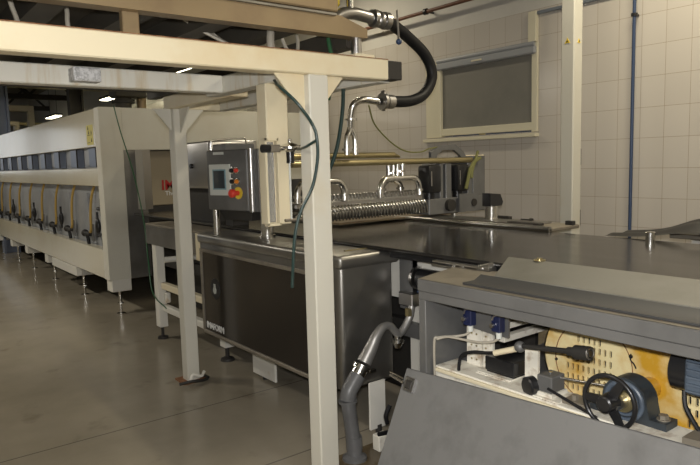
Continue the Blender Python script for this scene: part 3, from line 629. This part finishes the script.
for z, c2 in ((1.615, RED), (1.535, ORANGE)):
    for yy, cc in ((PY+0.150, BLACKP), (PY+0.098, c2)):
        kb = obj('push_button', M().lathe((PX, yy, z), (-1, 0, 0), [(0, 0.025), (0.012, 0.025), (0.014, 0.018)], 20), CHROME, hm)
        obj('button_cap', M().lathe((PX-0.013, yy, z), (-1, 0, 0), [(0, 0.016), (0.014, 0.015), (0.018, 0.01)], 16), cc, kb)
es = obj('emergency_stop', M().cyl((PX, PY+0.10, 1.452), (PX-0.006, PY+0.10, 1.452), 0.044, seg=24), YEL, hm)
obj('stop_button', M().lathe((PX-0.006, PY+0.10, 1.452), (-1, 0, 0), [(0, 0.018), (0.04, 0.018), (0.042, 0.031), (0.065, 0.031), (0.075, 0.020)], 20), RED, es)
obj('support_leg', M().cyl((PX+0.04, PY+0.42, 1.128), (PX+0.04, PY+0.42, 1.32), 0.026), CHROME, hm)
obj('support_leg', M().cyl((PX+0.08, PY-0.10, 1.128), (PX+0.08, PY-0.10, 1.32), 0.046).cyl((PX+0.08, PY-0.10, 1.128), (PX+0.08, PY-0.10, 1.15), 0.058), CHROME, hm)
obj('cable_duct', M().prism([(PY, 1.25), (PY+0.30, 1.25), (PY+0.36, 1.32), (PY, 1.32)], 'x', PX+0.03, PX+0.18), DARK, hm)
hm.rotation_euler = (0, 0, math.radians(12.5))

sb = thing('steel_cabinet', 'bright stainless cabinet behind the control panel and left post', 'cabinet', (2.5, 5.3, 1.15))
obj('body', M().box((2.42, 5.13, 1.45), (2.9, 5.95, 1.872), 0.02, seg=3), STEEL, sb)
obj('lock_knob', M().cyl((2.42, 5.49, 1.655), (2.40, 5.49, 1.655), 0.022), BLACKP, sb)
obj('pedestal', M().box((2.50, 5.25, 1.15), (2.8, 5.8, 1.45)), DARK, sb)
tb = thing('machine_hood', 'dark box with a bent tube handle behind the control panel', 'machine', (2.6, 4.85, 1.15))
obj('box', M().box((2.38, 4.75, 1.30), (2.66, 4.98, 1.83), 0.01), GREYST, tb)
obj('tube_handle', M().tube([(2.31, 4.85, 1.70), (2.31, 4.85, 1.835), (2.34, 4.85, 1.86), (2.58, 4.85, 1.878), (2.63, 4.85, 1.86), (2.64, 4.85, 1.72)], 0.007, 8), CHROME, tb)
obj('stand', M().box((2.45, 4.8, 1.15), (2.6, 4.93, 1.30)), DARK, tb)

# white angle guard with air regulator on the drop column
gd = thing('valve_guard', 'thin pale frame guard with air regulator on the hanging column', 'guard', (1.83, 2.96, 1.32))
g = M(); y0, y1 = 2.955, 2.985
g.box((1.715, y0, 1.325), (1.728, y1, 1.79)).box((1.715, y0, 1.32), (1.80, y1, 1.333)).box((1.715, y0, 1.777), (1.80, y1, 1.79)).box((1.79, y0, 1.325), (1.80, y1, 1.79))
obj('frame', g, CREAM, gd)
obj('steel_channel', M().box((1.735, 2.97, 1.34), (1.775, 2.996, 1.77)), CLEAR, gd)
rg = obj('regulator', M().cyl((1.79, 2.94, 1.735), (1.93, 2.94, 1.74), 0.012).lathe((1.862, 2.94, 1.765), (0, 0, -1), [(-0.02, 0.012), (0, 0.014), (0.008, 0.036), (0.02, 0.054), (0.032, 0.054), (0.042, 0.028), (0.05, 0.024)]), CHROME, gd)
obj('regulator_bowl', M().cyl((1.862, 2.94, 1.715), (1.862, 2.94, 1.655), 0.022), BLACKP, rg)
obj('sight_tube', M().cyl((1.862, 2.95, 1.655), (1.862, 2.95, 1.345), 0.006), BEZEL, rg)
obj('port_block', M().box((1.735, 2.93, 1.715), (1.80, 2.955, 1.755), 0.006), TOPST, gd)
obj('port_knob', M().cyl((1.735, 2.943, 1.735), (1.69, 2.943, 1.735), 0.022), BLACKP, gd)
obj('drain_fitting', M().cyl((1.82, 2.95, 1.345), (1.95, 2.95, 1.345), 0.008).cyl((1.93, 2.95, 1.345), (1.95, 2.95, 1.345), 0.014, seg=6), TOPST, gd)
tag(obj('air_hose', M().tube([(1.66, 2.74, 2.06), (1.59, 2.58, 2.01), (1.63, 2.50, 1.93), (1.70, 2.48, 1.83), (1.715, 2.47, 1.76), (1.72, 2.48, 1.66), (1.70, 2.50, 1.54), (1.64, 2.52, 1.42), (1.61, 2.53, 1.30), (1.60, 2.54, 1.15), (1.605, 2.56, 1.06)], 0.0075, 10)
    .tube([(1.715, 2.47, 1.76), (1.72, 2.58, 1.73), (1.82, 2.80, 1.725), (1.93, 2.95, 1.74)], 0.0065, 10), GHOSE), 'dark green air hose curling across the front post', 'hose')
tag(obj('vertical_hose', M().tube([(2.32, 3.05, 2.10), (2.33, 3.08, 1.95), (2.30, 3.10, 1.75), (2.26, 3.14, 1.60), (2.24, 3.2, 1.50)], 0.012, 10), GHOSE), 'green hose hanging right behind the front post', 'hose')
tag(obj('trailing_wire', M().tube([(2.26, 7.10, 2.33), (2.31, 7.08, 2.05), (2.36, 6.9, 1.6), (2.30, 6.5, 1.1), (2.16, 6.05, 0.75), (2.15, 5.95, 0.45), (2.20, 5.75, 0.32)], 0.006, 6), GREENW), 'thin green wire trailing down the oven front to the floor frame', 'wire')

# ------------------------------------------------------------ infeed frame left of the cabinet
lf = thing('infeed_frame', 'low white stand with grey steel channel between oven and cabinet', 'frame', (2.3, 5.5, 0))
obj('steel_channel', M().box((2.15, 4.90, 0.925), (2.20, 6.05, 1.105), 0.006), STEELD, lf)
obj('channel_top', M().box((2.15, 4.74, 1.105), (2.42, 6.05, 1.122), 0.004), TOPST, lf)
obj('pale_end_plate', M().box((2.15, 4.74, 0.88), (2.19, 4.90, 1.105), 0.004), CREAM, lf)
l_ = obj('leg', M().box((2.17, 5.86, 0.12), (2.25, 5.96, 0.925), 0.004), WHITEP, lf)
obj('levelling_foot', M().cyl((2.21, 5.91, 0), (2.21, 5.91, 0.12), 0.014).cyl((2.21, 5.91, 0), (2.21, 5.91, 0.02), 0.05), DARK, l_)
obj('cross_rung', M().box((2.20, 4.80, 0.495), (2.26, 5.86, 0.555), 0.006), CREAM, lf)
obj('cross_rung', M().box((2.20, 4.80, 0.28), (2.26, 5.86, 0.34), 0.006), WHITEP, lf)
obj('rear_rung', M().cyl((2.30, 6.2, 0.72), (2.9, 6.0, 0.74), 0.03), WHITEP, lf)
obj('rear_leg', M().box((2.85, 5.9, 0), (2.92, 6.0, 1.10), 0.004), WHITEP, lf)
obj('hook_bracket', M().box((2.22, 5.80, 0.36), (2.27, 5.86, 0.46), 0.01), WHITEP, lf)

# ------------------------------------------------------------ pump gear between cabinet and drive housing
pu = thing('pump_unit', 'grimy pump bracket with dark motor behind the cabinet corner', 'pump', (2.62, 2.75, 0.7))
obj('bracket', M().box((2.47, 2.845, 0.74), (2.48, 2.86, 1.05)).box((2.555, 2.74, 0.76), (2.565, 2.845, 1.09)), GREYST, pu)
obj('clamp_block', M().box((2.50, 2.68, 0.795), (2.63, 2.80, 0.875), 0.006), STEEL, pu)
obj('motor', M().cyl((2.60, 2.70, 0.955), (2.60, 2.40, 0.955), 0.06), BLACKP, pu)
obj('end_bell', M().lathe((2.60, 2.72, 0.955), (0, 1, 0), [(0, 0.07), (0.02, 0.07), (0.05, 0.04)]), STEEL, pu)
obj('bolt_row', M().cyl((2.66, 2.60, 0.80), (2.66, 2.60, 0.90), 0.015).cyl((2.70, 2.56, 0.80), (2.70, 2.56, 0.90), 0.015).box((2.63, 2.52, 0.78), (2.74, 2.66, 0.81)), CHROME, pu)
obj('white_tee', M().box((2.60, 2.48, 0.70), (2.80, 2.60, 0.735), 0.004), WHITEP, pu)
obj('blue_tab', M().box((2.56, 2.67, 0.872), (2.60, 2.70, 0.885)), BLUEPIPE, pu)
obj('base_bar', M().box((2.58, 2.30, 0.58), (2.63, 2.85, 0.67)), GREYST, pu)
obj('brass_nut', M().cyl((2.49, 2.70, 0.745), (2.49, 2.70, 0.79), 0.022, seg=6), TANB, pu)

dr = thing('drain_pipe', 'bent polished and grey plastic drain pipe reaching the floor', 'pipe', (2.05, 2.70, 0))
obj('upper_pipe', M().tube([(2.515, 2.70, 0.80), (2.50, 2.70, 0.74), (2.455, 2.70, 0.68), (2.41, 2.70, 0.65), (2.38, 2.70, 0.672), (2.34, 2.70, 0.712), (2.29, 2.70, 0.712), (2.24, 2.70, 0.67), (2.20, 2.70, 0.61), (2.145, 2.70, 0.535)], lambda t: 0.022+0.020*max(0, (t-0.62)/0.38), 16), SATIN, dr)
dd = Vector((-0.6, 0, -0.8)).normalized()
cl = M(); flange(cl, (2.125, 2.70, 0.512), dd, 0.052, 0.012); cl.cyl(Vector((2.125, 2.70, 0.512)), Vector((2.125, 2.70, 0.512))+dd*0.06, 0.042).box((2.155, 2.655, 0.485), (2.195, 2.675, 0.50))
obj('clamp_ring', cl, CHROME, dr)
obj('plastic_elbow', M().tube([(2.10, 2.70, 0.475), (2.065, 2.70, 0.435), (2.035, 2.70, 0.395), (2.025, 2.70, 0.35)], 0.045, 18), PVC, dr)
co = M(); flange(co, (2.025, 2.70, 0.345), (0.06, 0, -1), 0.052, 0.008)
obj('collar', co, PVC, dr)
obj('plastic_pipe', M().tube([(2.025, 2.70, 0.345), (2.045, 2.70, 0.20), (2.06, 2.70, 0.09)], 0.040, 18).cyl((2.06, 2.70, 0.13), (2.063, 2.70, 0.06), 0.046), PVC, dr)
obj('floor_flange', M().lathe((2.063, 2.70, 0), (0, 0, 1), [(0, 0.07), (0.015, 0.068), (0.03, 0.045), (0.07, 0.04)]), PVC, dr)
obj('cap_branch', M().lathe((2.40, 2.70, 0.655), (0.0, 0, -1), [(0, 0.018), (0.03, 0.02), (0.032, 0.036), (0.05, 0.038), (0.06, 0.03), (0.085, 0.018)]), CHROME, dr)
jx = thing('valve_stub', 'small white valve box and black hose end beside the drain pipe', 'valve', (2.25, 2.55, 0.05))
obj('box', M().box((2.16, 2.60, 0.04), (2.24, 2.66, 0.13), 0.005), DIRTYW, jx)
obj('hose_end', M().tube([(2.20, 2.55, 0.32), (2.17, 2.55, 0.27), (2.18, 2.55, 0.22)], 0.012, 8).cyl((2.14, 2.58, 0.16), (2.22, 2.58, 0.15), 0.012), BLACK, jx)

# ------------------------------------------------------------ drive housing at right
dh = thing('drive_housing', 'grey steel machine housing with open front at right', 'machine', (2.6, 0.8, 0))
HY0, HY1 = -1.2, 2.10
obj('top_plate', M().prism([(2.0, HY1), (2.40, HY1+0.12), (2.40, HY0), (2.0, HY0)], 'z', 1.085, 1.11), TOPST, dh)
obj('front_lip', M().box((1.992, HY0, 1.055), (2.01, HY1, 1.11), 0.004), GREYST, dh)
obj('front_rail', M().box((2.0, HY0, 1.015), (2.03, HY1, 1.055), 0.003), GREYST, dh)
obj('left_stile', M().box((2.0, 2.055, 0.0), (2.03, HY1, 1.015), 0.003), GREYST, dh)
obj('end_panel', M().box((2.03, 2.075, 0.0), (2.44, HY1-0.005, 1.085)), GREYST, dh)
obj('bottom_box', M().box((2.02, HY0, 0.0), (3.3, 2.07, 0.63)), GREYST, dh)
obj('back_panel', M().box((3.3, HY0, 0.0), (3.32, HY1, 1.085)), DARK, dh)
obj('angle_strip', M().prism([(2.035, 1.112), (2.11, 1.112), (2.16, 1.135), (2.155, 1.14), (2.11, 1.12), (2.035, 1.12)], 'y', HY0, 1.86), DARKST, dh)
cv = M()
g = [[2.235, 1.85, 1.124], [2.50, 1.98, 1.168], [2.55, HY0, 1.170], [2.26, HY0, 1.124]]
vs = [cv.bm.verts.new(p) for p in g] + [cv.bm.verts.new((p[0], p[1], p[2]-0.006)) for p in g]
cv.bm.faces.new(vs[:4]); cv.bm.faces.new(vs[4:][::-1])
for i in range(4): cv.bm.faces.new((vs[i], vs[4+i], vs[4+(i+1) % 4], vs[(i+1) % 4]))
tag(obj('cover_sheet', cv, COVER), 'dusty pale metal cover sheet sloping from belt to housing top', 'sheet')
bl = thing('clamp_screw', 'small knurled screw on the edge of the cover sheet', 'screw', (2.50, 1.80, 1.168))
obj('screw', M().cyl((2.50, 1.80, 1.168), (2.50, 1.80, 1.180), 0.014).cyl((2.50, 1.80, 1.168), (2.50, 1.80, 1.173), 0.028), TANB, bl)
sc_ = thing('scraper_bar', 'steel scraper bar with roller end tucked under the belt edge', 'bar', (2.35, 2.15, 1.11))
obj('bar', M().box((2.35, 2.02, 1.118), (2.385, 2.36, 1.128), 0.002).box((2.36, 2.05, 1.10), (2.39, 2.38, 1.108), 0.002), STEEL, sc_)
obj('roller', M().cyl((2.385, 2.06, 1.105), (2.385, 1.985, 1.125), 0.028), STEELD, sc_)
for yy in (2.22, 2.16): obj('pin', M().cyl((2.37, yy, 1.108), (2.37, yy, 1.12), 0.014), CHROME, sc_)

# leaning door
dt, db = (1.962, 0.685), (1.655, 0.02)   # (x, z) of top and bottom edge
ux, uz = (dt[0]-db[0]), (dt[1]-db[1]); Ld = math.hypot(ux, uz); ux /= Ld; uz /= Ld; nx, nz = -uz, ux
def dpt(s, n): return (db[0]+ux*s+nx*n, db[1]+uz*s+nz*n)
ld = thing('leaning_panel', 'scuffed grey steel access panel leaning against the housing', 'panel', (1.8, 0.9, 0))
def skew(m):   # the panel is cut so that its top edge climbs a little towards its right end
    for v in m.bm.verts:
        if v.co.z > 0.4:
            k = (2.14 - v.co.y)*0.055; v.co.z += k*uz; v.co.x += k*ux*0.3
    return m
obj('sheet', skew(M().prism([dpt(0, 0), dpt(Ld, 0), dpt(Ld, 0.004), dpt(0, 0.004)], 'y', HY0, 2.14)), GREYDOOR, ld)
obj('top_flange', skew(M().prism([dpt(Ld-0.004, 0.004), dpt(Ld-0.004, -0.022), dpt(Ld, -0.022), dpt(Ld, 0.004)], 'y', HY0, 2.14)), GREYST, ld)
a_, b_ = dpt(Ld-0.04, 0.004), dpt(Ld-0.10, 0.004)
lt = obj('latch', M().prism([a_, dpt(Ld-0.035, 0.02), dpt(Ld-0.10, 0.02), b_], 'y', 2.055, 2.115), STEEL, ld)
obj('latch_cup', M().prism([dpt(Ld-0.05, 0.02), dpt(Ld-0.055, 0.026), dpt(Ld-0.085, 0.026), dpt(Ld-0.09, 0.02)], 'y', 2.07, 2.10), DARK, lt)
q = dpt(Ld-0.07, 0.02)
obj('latch_bolt', M().cyl((q[0], 2.12, q[1]), (q[0]-0.01, 2.20, q[1]+0.02), 0.006, seg=8).cyl((q[0], 2.12, q[1]+0.02), (q[0]-0.01, 2.20, q[1]+0.035), 0.004, seg=8), CHROME, lt)

# ---- inside the housing
def slot(m, yc, zc, w, h, x0, x1):
    pts = []; r = min(w, h)/2
    if h >= w:
        for k in range(7): a = PI*k/6; pts.append((yc+r*math.cos(a), zc+h/2-r+r*math.sin(a)))
        for k in range(7): a = PI+PI*k/6; pts.append((yc+r*math.cos(a), zc-h/2+r+r*math.sin(a)))
    else:
        for k in range(7): a = -PI/2+PI*k/6; pts.append((yc+w/2-r+r*math.cos(a), zc+r*math.sin(a)))
        for k in range(7): a = PI/2+PI*k/6; pts.append((yc-w/2+r+r*math.cos(a), zc+r*math.sin(a)))
    m.prism(pts, 'x', x0, x1)
GX = 2.35
gp = M(); pts = []
cy, cz, R_ = 1.43, 0.80, 0.235
for k in range(17):
    a = math.radians(62 + (238-62)*k/16); pts.append((cy - R_*math.cos(a)*(-1), cz+R_*math.sin(a))) if 0 else pts.append((cy + R_*math.sin(math.radians(28 + 152*k/16)), cz + R_*math.cos(math.radians(28 + 152*k/16))))
outline = pts + [(0.2, 0.56), (0.2, 1.02), (cy, 1.02)]
outline = [(0.2, 1.03)] + [(cy+0.09, 1.03)] + pts[1:] + [(0.2, 0.565)]
gp.prism(outline, 'x', GX, GX+0.012)
cut = M()
rows = [(0.883, range(2, 7)), (0.847, range(3, 9)), (0.802, range(0, 9)), (0.757, range(0, 9)), (0.712, range(0, 9)), (0.668, range(0, 8))]
for z, rg_ in rows:
    for j in rg_: slot(cut, 1.545-0.0245*j, z, 0.011, 0.031, GX-0.02, GX+0.04)
for j in range(6): slot(cut, 1.262-0.038*j, 0.966, 0.026, 0.009, GX-0.02, GX+0.04)
for j in range(6): slot(cut, 1.268-0.038*j, 0.990, 0.026, 0.009, GX-0.02, GX+0.04)
for z in (0.655, 0.700, 0.745):
    for j in range(4): slot(cut, 1.035-0.026*j, z, 0.011, 0.033, GX-0.02, GX+0.04)
g1 = obj('tmp_a', gp, GUARD); g2 = obj('tmp_b', cut, GUARD)
md_ = g1.modifiers.new('b', 'BOOLEAN'); md_.object = g2; md_.operation = 'DIFFERENCE'; md_.solver = 'EXACT'
bpy.context.view_layer.update()
me = bpy.data.meshes.new_from_object(g1.evaluated_get(bpy.context.evaluated_depsgraph_get()))
loc = g1.location.copy(); bpy.data.objects.remove(g1); bpy.data.objects.remove(g2)
gu = thing('perforated_guard', 'grease-stained yellowish slotted guard plate inside the housing', 'guard', (GX, 1.2, 0.63))
go = bpy.data.objects.new('slotted_plate', me); C.objects.link(go); go.parent = gu; go.location = loc - gu.location
me.materials.clear(); me.materials.append(GUARD)
for p in me.polygons: p.use_smooth = False
rim = M()
for k in range(16):
    a0 = math.radians(28 + 152*k/16); a1 = math.radians(28 + 152*(k+1)/16)
    q = [(cy+r*math.sin(a), cz+r*math.cos(a)) for r, a in ((R_, a0), (R_, a1), (R_-0.006, a1), (R_-0.006, a0))]
    rim.prism(q, 'x', GX, GX+0.10)
obj('rounded_rim', rim, GUARD, gu)
obj('inner_ring', M().torus((GX, 1.43, 0.79), (1, 0, 0), 0.175, 0.0022, 60, 6), RUST, gu)
obj('slot_shade_plate', M().box((GX+0.085, 0.25, 0.64), (GX+0.095, 1.60, 1.02)), DARK, gu)  # added dark plate, paints the shade behind the slots so they read black
obj('guard_screw', M().cyl((GX, 1.60, 0.772), (GX-0.006, 1.60, 0.772), 0.006).cyl((GX, 1.184, 0.925), (GX-0.008, 1.184, 0.925), 0.008).cyl((GX, 1.44, 0.975), (GX-0.006, 1.44, 0.975), 0.006), DARK, gu)
obj('shaft_boss', M().lathe((GX, 1.18, 0.758), (-1, 0, 0), [(-0.02, 0.040), (0.0, 0.040), (0.08, 0.038), (0.082, 0.02)], 28), GUARD, gu)
tag(obj('guard_clip', M().tube([(GX-0.004, 1.262, 0.872), (GX-0.012, 1.258, 0.85), (GX-0.01, 1.245, 0.835), (GX-0.012, 1.235, 0.82)], 0.003, 6).sphere((GX-0.008, 1.26, 0.862), 0.008), BLACK), 'small black clip and wire on the slotted guard', 'clip')

# pillow block bearing and handwheel
bs = M(); prof = []
BXc, BYc, BZc = 2.16, 1.165, 0.765
for k in range(21):
    a = PI*k/20; prof.append((BYc+0.085*math.cos(a), BZc+0.085*math.sin(a)))
prof += [(BYc-0.095, 0.722), (BYc-0.155, 0.722), (BYc-0.155, 0.697), (BYc+0.155, 0.697), (BYc+0.155, 0.722), (BYc+0.095, 0.722)]
pb = thing('pillow_block_bearing', 'blue grey cast pillow block bearing behind the handwheel', 'bearing', (BXc, BYc, 0.697))
obj('housing', M().prism(prof, 'x', BXc-0.035, BXc+0.045), BLUEGD, pb)
obj('face_ring', M().torus((BXc-0.036, BYc, BZc), (1, 0, 0), 0.068, 0.009, 32, 10).torus((BXc-0.036, BYc, BZc), (1, 0, 0), 0.05, 0.006, 32, 8), BLUEG, pb)
obj('race', M().cyl((BXc-0.036, BYc, BZc), (BXc-0.046, BYc, BZc), 0.04), TANB, pb)
for s in (-1, 1): obj('bolt', M().cyl((BXc+0.005, BYc+s*0.125, 0.722), (BXc+0.005, BYc+s*0.125, 0.74), 0.017, seg=6).cyl((BXc+0.005, BYc+s*0.125, 0.722), (BXc+0.005, BYc+s*0.125, 0.726), 0.023), TOPST, pb)
obj('shaft', M().cyl((2.04, BYc, BZc), (GX, BYc, BZc), 0.022), STEEL, pb)
hw = thing('handwheel', 'black three-spoke handwheel in front of the bearing', 'handwheel', (2.05, BYc, 0.70))
HC = Vector((2.045, 1.176, 0.777))
obj('rim', M().torus(HC, (1, 0.0, 0), 0.096, 0.0085, 48, 12), BLACKP, hw)
for a in (90, 210, 330):
    ar = math.radians(a+30); u = Vector((0, math.cos(ar), math.sin(ar))); v = Vector((0, -math.sin(ar), math.cos(ar)))
    m = M(); P0 = [HC+u*0.02+v*0.018, HC+u*0.092+v*0.013, HC+u*0.092-v*0.013, HC+u*0.02-v*0.018]
    A = [m.bm.verts.new(p-Vector((0.006, 0, 0))) for p in P0]; B = [m.bm.verts.new(p+Vector((0.006, 0, 0))) for p in P0]
    m.bm.faces.new(A); m.bm.faces.new(B[::-1])
    for i in range(4): m.bm.faces.new((A[i], A[(i+1) % 4], B[(i+1) % 4], B[i]))
    obj('spoke', m, BLACKP, hw)
obj('hub', M().lathe(HC+Vector((0.02, 0, 0)), (-1, 0, 0), [(0, 0.034), (0.028, 0.032), (0.055, 0.030), (0.060, 0.024), (0.061, 0.01)], 24), BLACKP, hw)
# platform on which the bearing stands
pl = thing('machine_bed', 'white painted channel bed carrying the bearing and brackets', 'bed', (2.15, 1.2, 0.63))
obj('bed_plate', M().box((2.06, 0.4, 0.63), (2.215, 2.06, 0.697), 0.004), DIRTYW, pl)
obj('bed_flange', M().box((2.045, 0.4, 0.675), (2.075, 2.05, 0.690), 0.002), CREAM, pl)
obj('cross_block', M().prism([(0.80, 0.697), (0.93, 0.697), (0.93, 0.725), (0.80, 0.735)], 'x', 2.065, 2.21), TOPST, pl)

# gear motor
gm = thing('gear_motor', 'blue grey electric motor at the right photo edge', 'motor', (2.2, 0.93, 0.72))
obj('body', M().box((2.13, 0.55, 0.845), (2.30, 0.965, 0.975), 0.02, seg=3), BLUEG, gm)
obj('end_bell', M().cyl((2.215, 0.96, 0.91), (2.215, 1.02, 0.91), 0.074, seg=28), BLACKP, gm)
fn = M()
for k in range(5): fn.box((2.122, 0.60, 0.86+0.024*k), (2.132, 0.95, 0.866+0.024*k))
obj('cooling_fins', fn, BLUEG, gm)
obj('mount', M().box((2.14, 0.60, 0.697), (2.21, 0.72, 0.85), 0.004), BLUEGD, gm)
obj('underside_cable', M().tube([(2.16, 0.97, 0.85), (2.15, 0.96, 0.80), (2.15, 0.93, 0.75), (2.16, 0.90, 0.70)], 0.008, 8), BLACK, gm)

# limit switches on a grey plate
sp = thing('switch_plate', 'grey mounting plate carrying two navy limit switches', 'plate', (2.17, 1.84, 0.88))
obj('plate', M().prism([(1.955, 0.885), (1.955, 1.03), (1.715, 1.03), (1.715, 0.875), (1.80, 0.875)], 'x', 2.165, 2.175), GREYST, sp)
obj('hanger', M().box((2.175, 1.80, 0.95), (2.19, 1.86, 1.085)), GREYST, sp)
for yy, lb in ((1.918, 'navy blue limit switch nearer the left end of the housing'), (1.755, 'navy blue limit switch at the right end of its plate')):
    t = thing('limit_switch', lb, 'switch', (2.14, yy, 0.89), 'navy limit switches')
    obj('body', M().box((2.125, yy-0.024, 0.900), (2.164, yy+0.024, 0.985), 0.004), NAVY, t)
    obj('head', M().box((2.13, yy-0.018, 0.985), (2.162, yy+0.018, 1.012), 0.004), NAVY, t)
    obj('roller_arm', M().tube([(2.120, yy+0.012, 0.955), (2.116, yy, 0.975), (2.112, yy-0.028, 0.985)], 0.004, 6).cyl((2.125, yy+0.012, 0.93), (2.112, yy+0.012, 0.93), 0.010), STEEL, t)
    obj('cable_gland', M().cyl((2.145, yy-0.004, 0.900), (2.145, yy-0.004, 0.872), 0.013, seg=12), BEZEL, t)
tag(obj('switch_cable', M().tube([(2.145, 1.914, 0.872), (2.13, 1.93, 0.855), (2.10, 1.97, 0.845), (2.06, 2.03, 0.835), (2.045, 2.045, 0.815), (2.045, 2.045, 0.64)], 0.006, 8)
    .tube([(2.145, 1.751, 0.872), (2.135, 1.78, 0.852), (2.12, 1.84, 0.840), (2.11, 1.90, 0.838), (2.08, 1.99, 0.842), (2.05, 2.035, 0.828)], 0.006, 8), WCABLE), 'pale cable looping from both navy switches down the left corner', 'cable')
tag(obj('dark_cable', M().tube([(2.12, 1.70, 0.83), (2.12, 1.78, 0.805), (2.10, 1.86, 0.795), (2.09, 1.915, 0.77), (2.085, 1.93, 0.72), (2.085, 1.93, 0.64)], 0.008, 8), BLACK), 'dark bent cable crossing in front of the white upright', 'cable')
# white structure left inside
ws = thing('inner_frame', 'grimy white riveted uprights and cross rails inside the housing', 'frame', (2.25, 1.85, 0.60))
up = M().box((2.20, 1.90, 0.63), (2.215, 1.985, 0.90)).box((2.21, 1.84, 0.63), (2.225, 1.895, 0.88))
obj('upright', up, DIRTYW, ws)
for yy in (1.955, 1.925, 1.87):
    for z in (0.68, 0.725, 0.79, 0.845): obj('rivet', M().cyl((2.20, yy, z), (2.197, yy, z), 0.0045, seg=10), TANB, ws)
for z, yy in ((0.83, 1.78), (0.88, 1.80), (0.93, 1.86)):
    obj('cross_rail', M().box((2.22, yy, z), (2.93, yy+0.04, z+0.028), 0.003), DIRTYW, ws)
obj('side_upright', M().box((2.20, 1.59, 0.63), (2.215, 1.655, 0.845)), DIRTYW, ws)
obj('low_plate', M().box((2.216, 1.66, 0.63), (2.345, 1.90, 0.672)).box((2.12, 1.70, 0.672), (2.13, 1.86, 0.70)), DIRTYW, ws)
obj('shelf', M().box((2.13, 1.68, 0.697), (2.34, 1.86, 0.703)), DIRTYW, ws)
tb2 = thing('black_block', 'black rectangular block sitting on the white inner bracket', 'box', (2.25, 1.78, 0.70))
obj('block', M().box((2.15, 1.675, 0.712), (2.34, 1.835, 0.775), 0.004), BLACKP, tb2)
obj('block_base', M().box((2.155, 1.68, 0.703), (2.335, 1.83, 0.712), 0.003), DARK, tb2)

# coupling shaft
cs = thing('coupling_shaft', 'dark steel shaft with round coupling and pale handle end', 'shaft', (2.12, 1.5, 0.85))
A_, B_ = Vector((2.12, 1.62, 0.872)), Vector((2.08, 1.275, 0.925))
u_ = (B_-A_).normalized()
obj('shaft', M().cyl(A_, B_, 0.011), DARK, cs)
obj('coupling', M().cyl(B_-u_*0.065, B_, 0.027, seg=24).cyl(B_-u_*0.10, B_-u_*0.06, 0.017), DARK, cs)
obj('coupling_bore', M().cyl(B_, B_+u_*0.004, 0.012).torus(B_, u_, 0.02, 0.004, 24, 8), STEEL, cs)
obj('pale_handle', M().tube([(2.11, 1.745, 0.815), (2.115, 1.64, 0.855)], 0.013, 12, smooth=False), CREAM, cs)
obj('knuckle', M().sphere((2.12, 1.62, 0.868), 0.024), GREYST, cs)
# sensor cube
sn = thing('sensor_cube', 'grey square sensor with round black face on white bracket', 'sensor', (2.12, 1.51, 0.697))
obj('cube', M().box((2.09, 1.445, 0.718), (2.18, 1.515, 0.785), 0.004), GREYST, sn)
obj('round_face', M().lathe((2.105, 1.54, 0.727), (-1, 0.3, -0.05), [(0, 0.040), (0.03, 0.040), (0.036, 0.033)]), BLACKP, sn)
obj('bracket', M().box((2.085, 1.44, 0.697), (2.19, 1.52, 0.718)).box((2.07, 1.40, 0.697), (2.205, 1.53, 0.702)), DIRTYW, sn)
obj('top_screw', M().cyl((2.14, 1.485, 0.785), (2.14, 1.485, 0.790), 0.008), CHROME, sn)
obj('guide_rod', M().cyl((2.15, 1.455, 0.772), (2.17, 1.20, 0.79), 0.005), STEEL, sn)
tag(obj('lever_rod', M().cyl((2.08, 1.455, 0.742), (2.055, 1.23, 0.700), 0.006), BLACK), 'thin black rod slanting down to the handwheel', 'rod')
tag(obj('adjusting_clamp', M().box((2.09, 1.30, 0.697), (2.18, 1.40, 0.715), 0.003).cyl((2.12, 1.36, 0.715), (2.12, 1.36, 0.735), 0.014, seg=6).cyl((2.14, 1.32, 0.715), (2.14, 1.32, 0.728), 0.012, seg=6), TOPST), 'small bolted clamp between sensor and bearing', 'clamp')
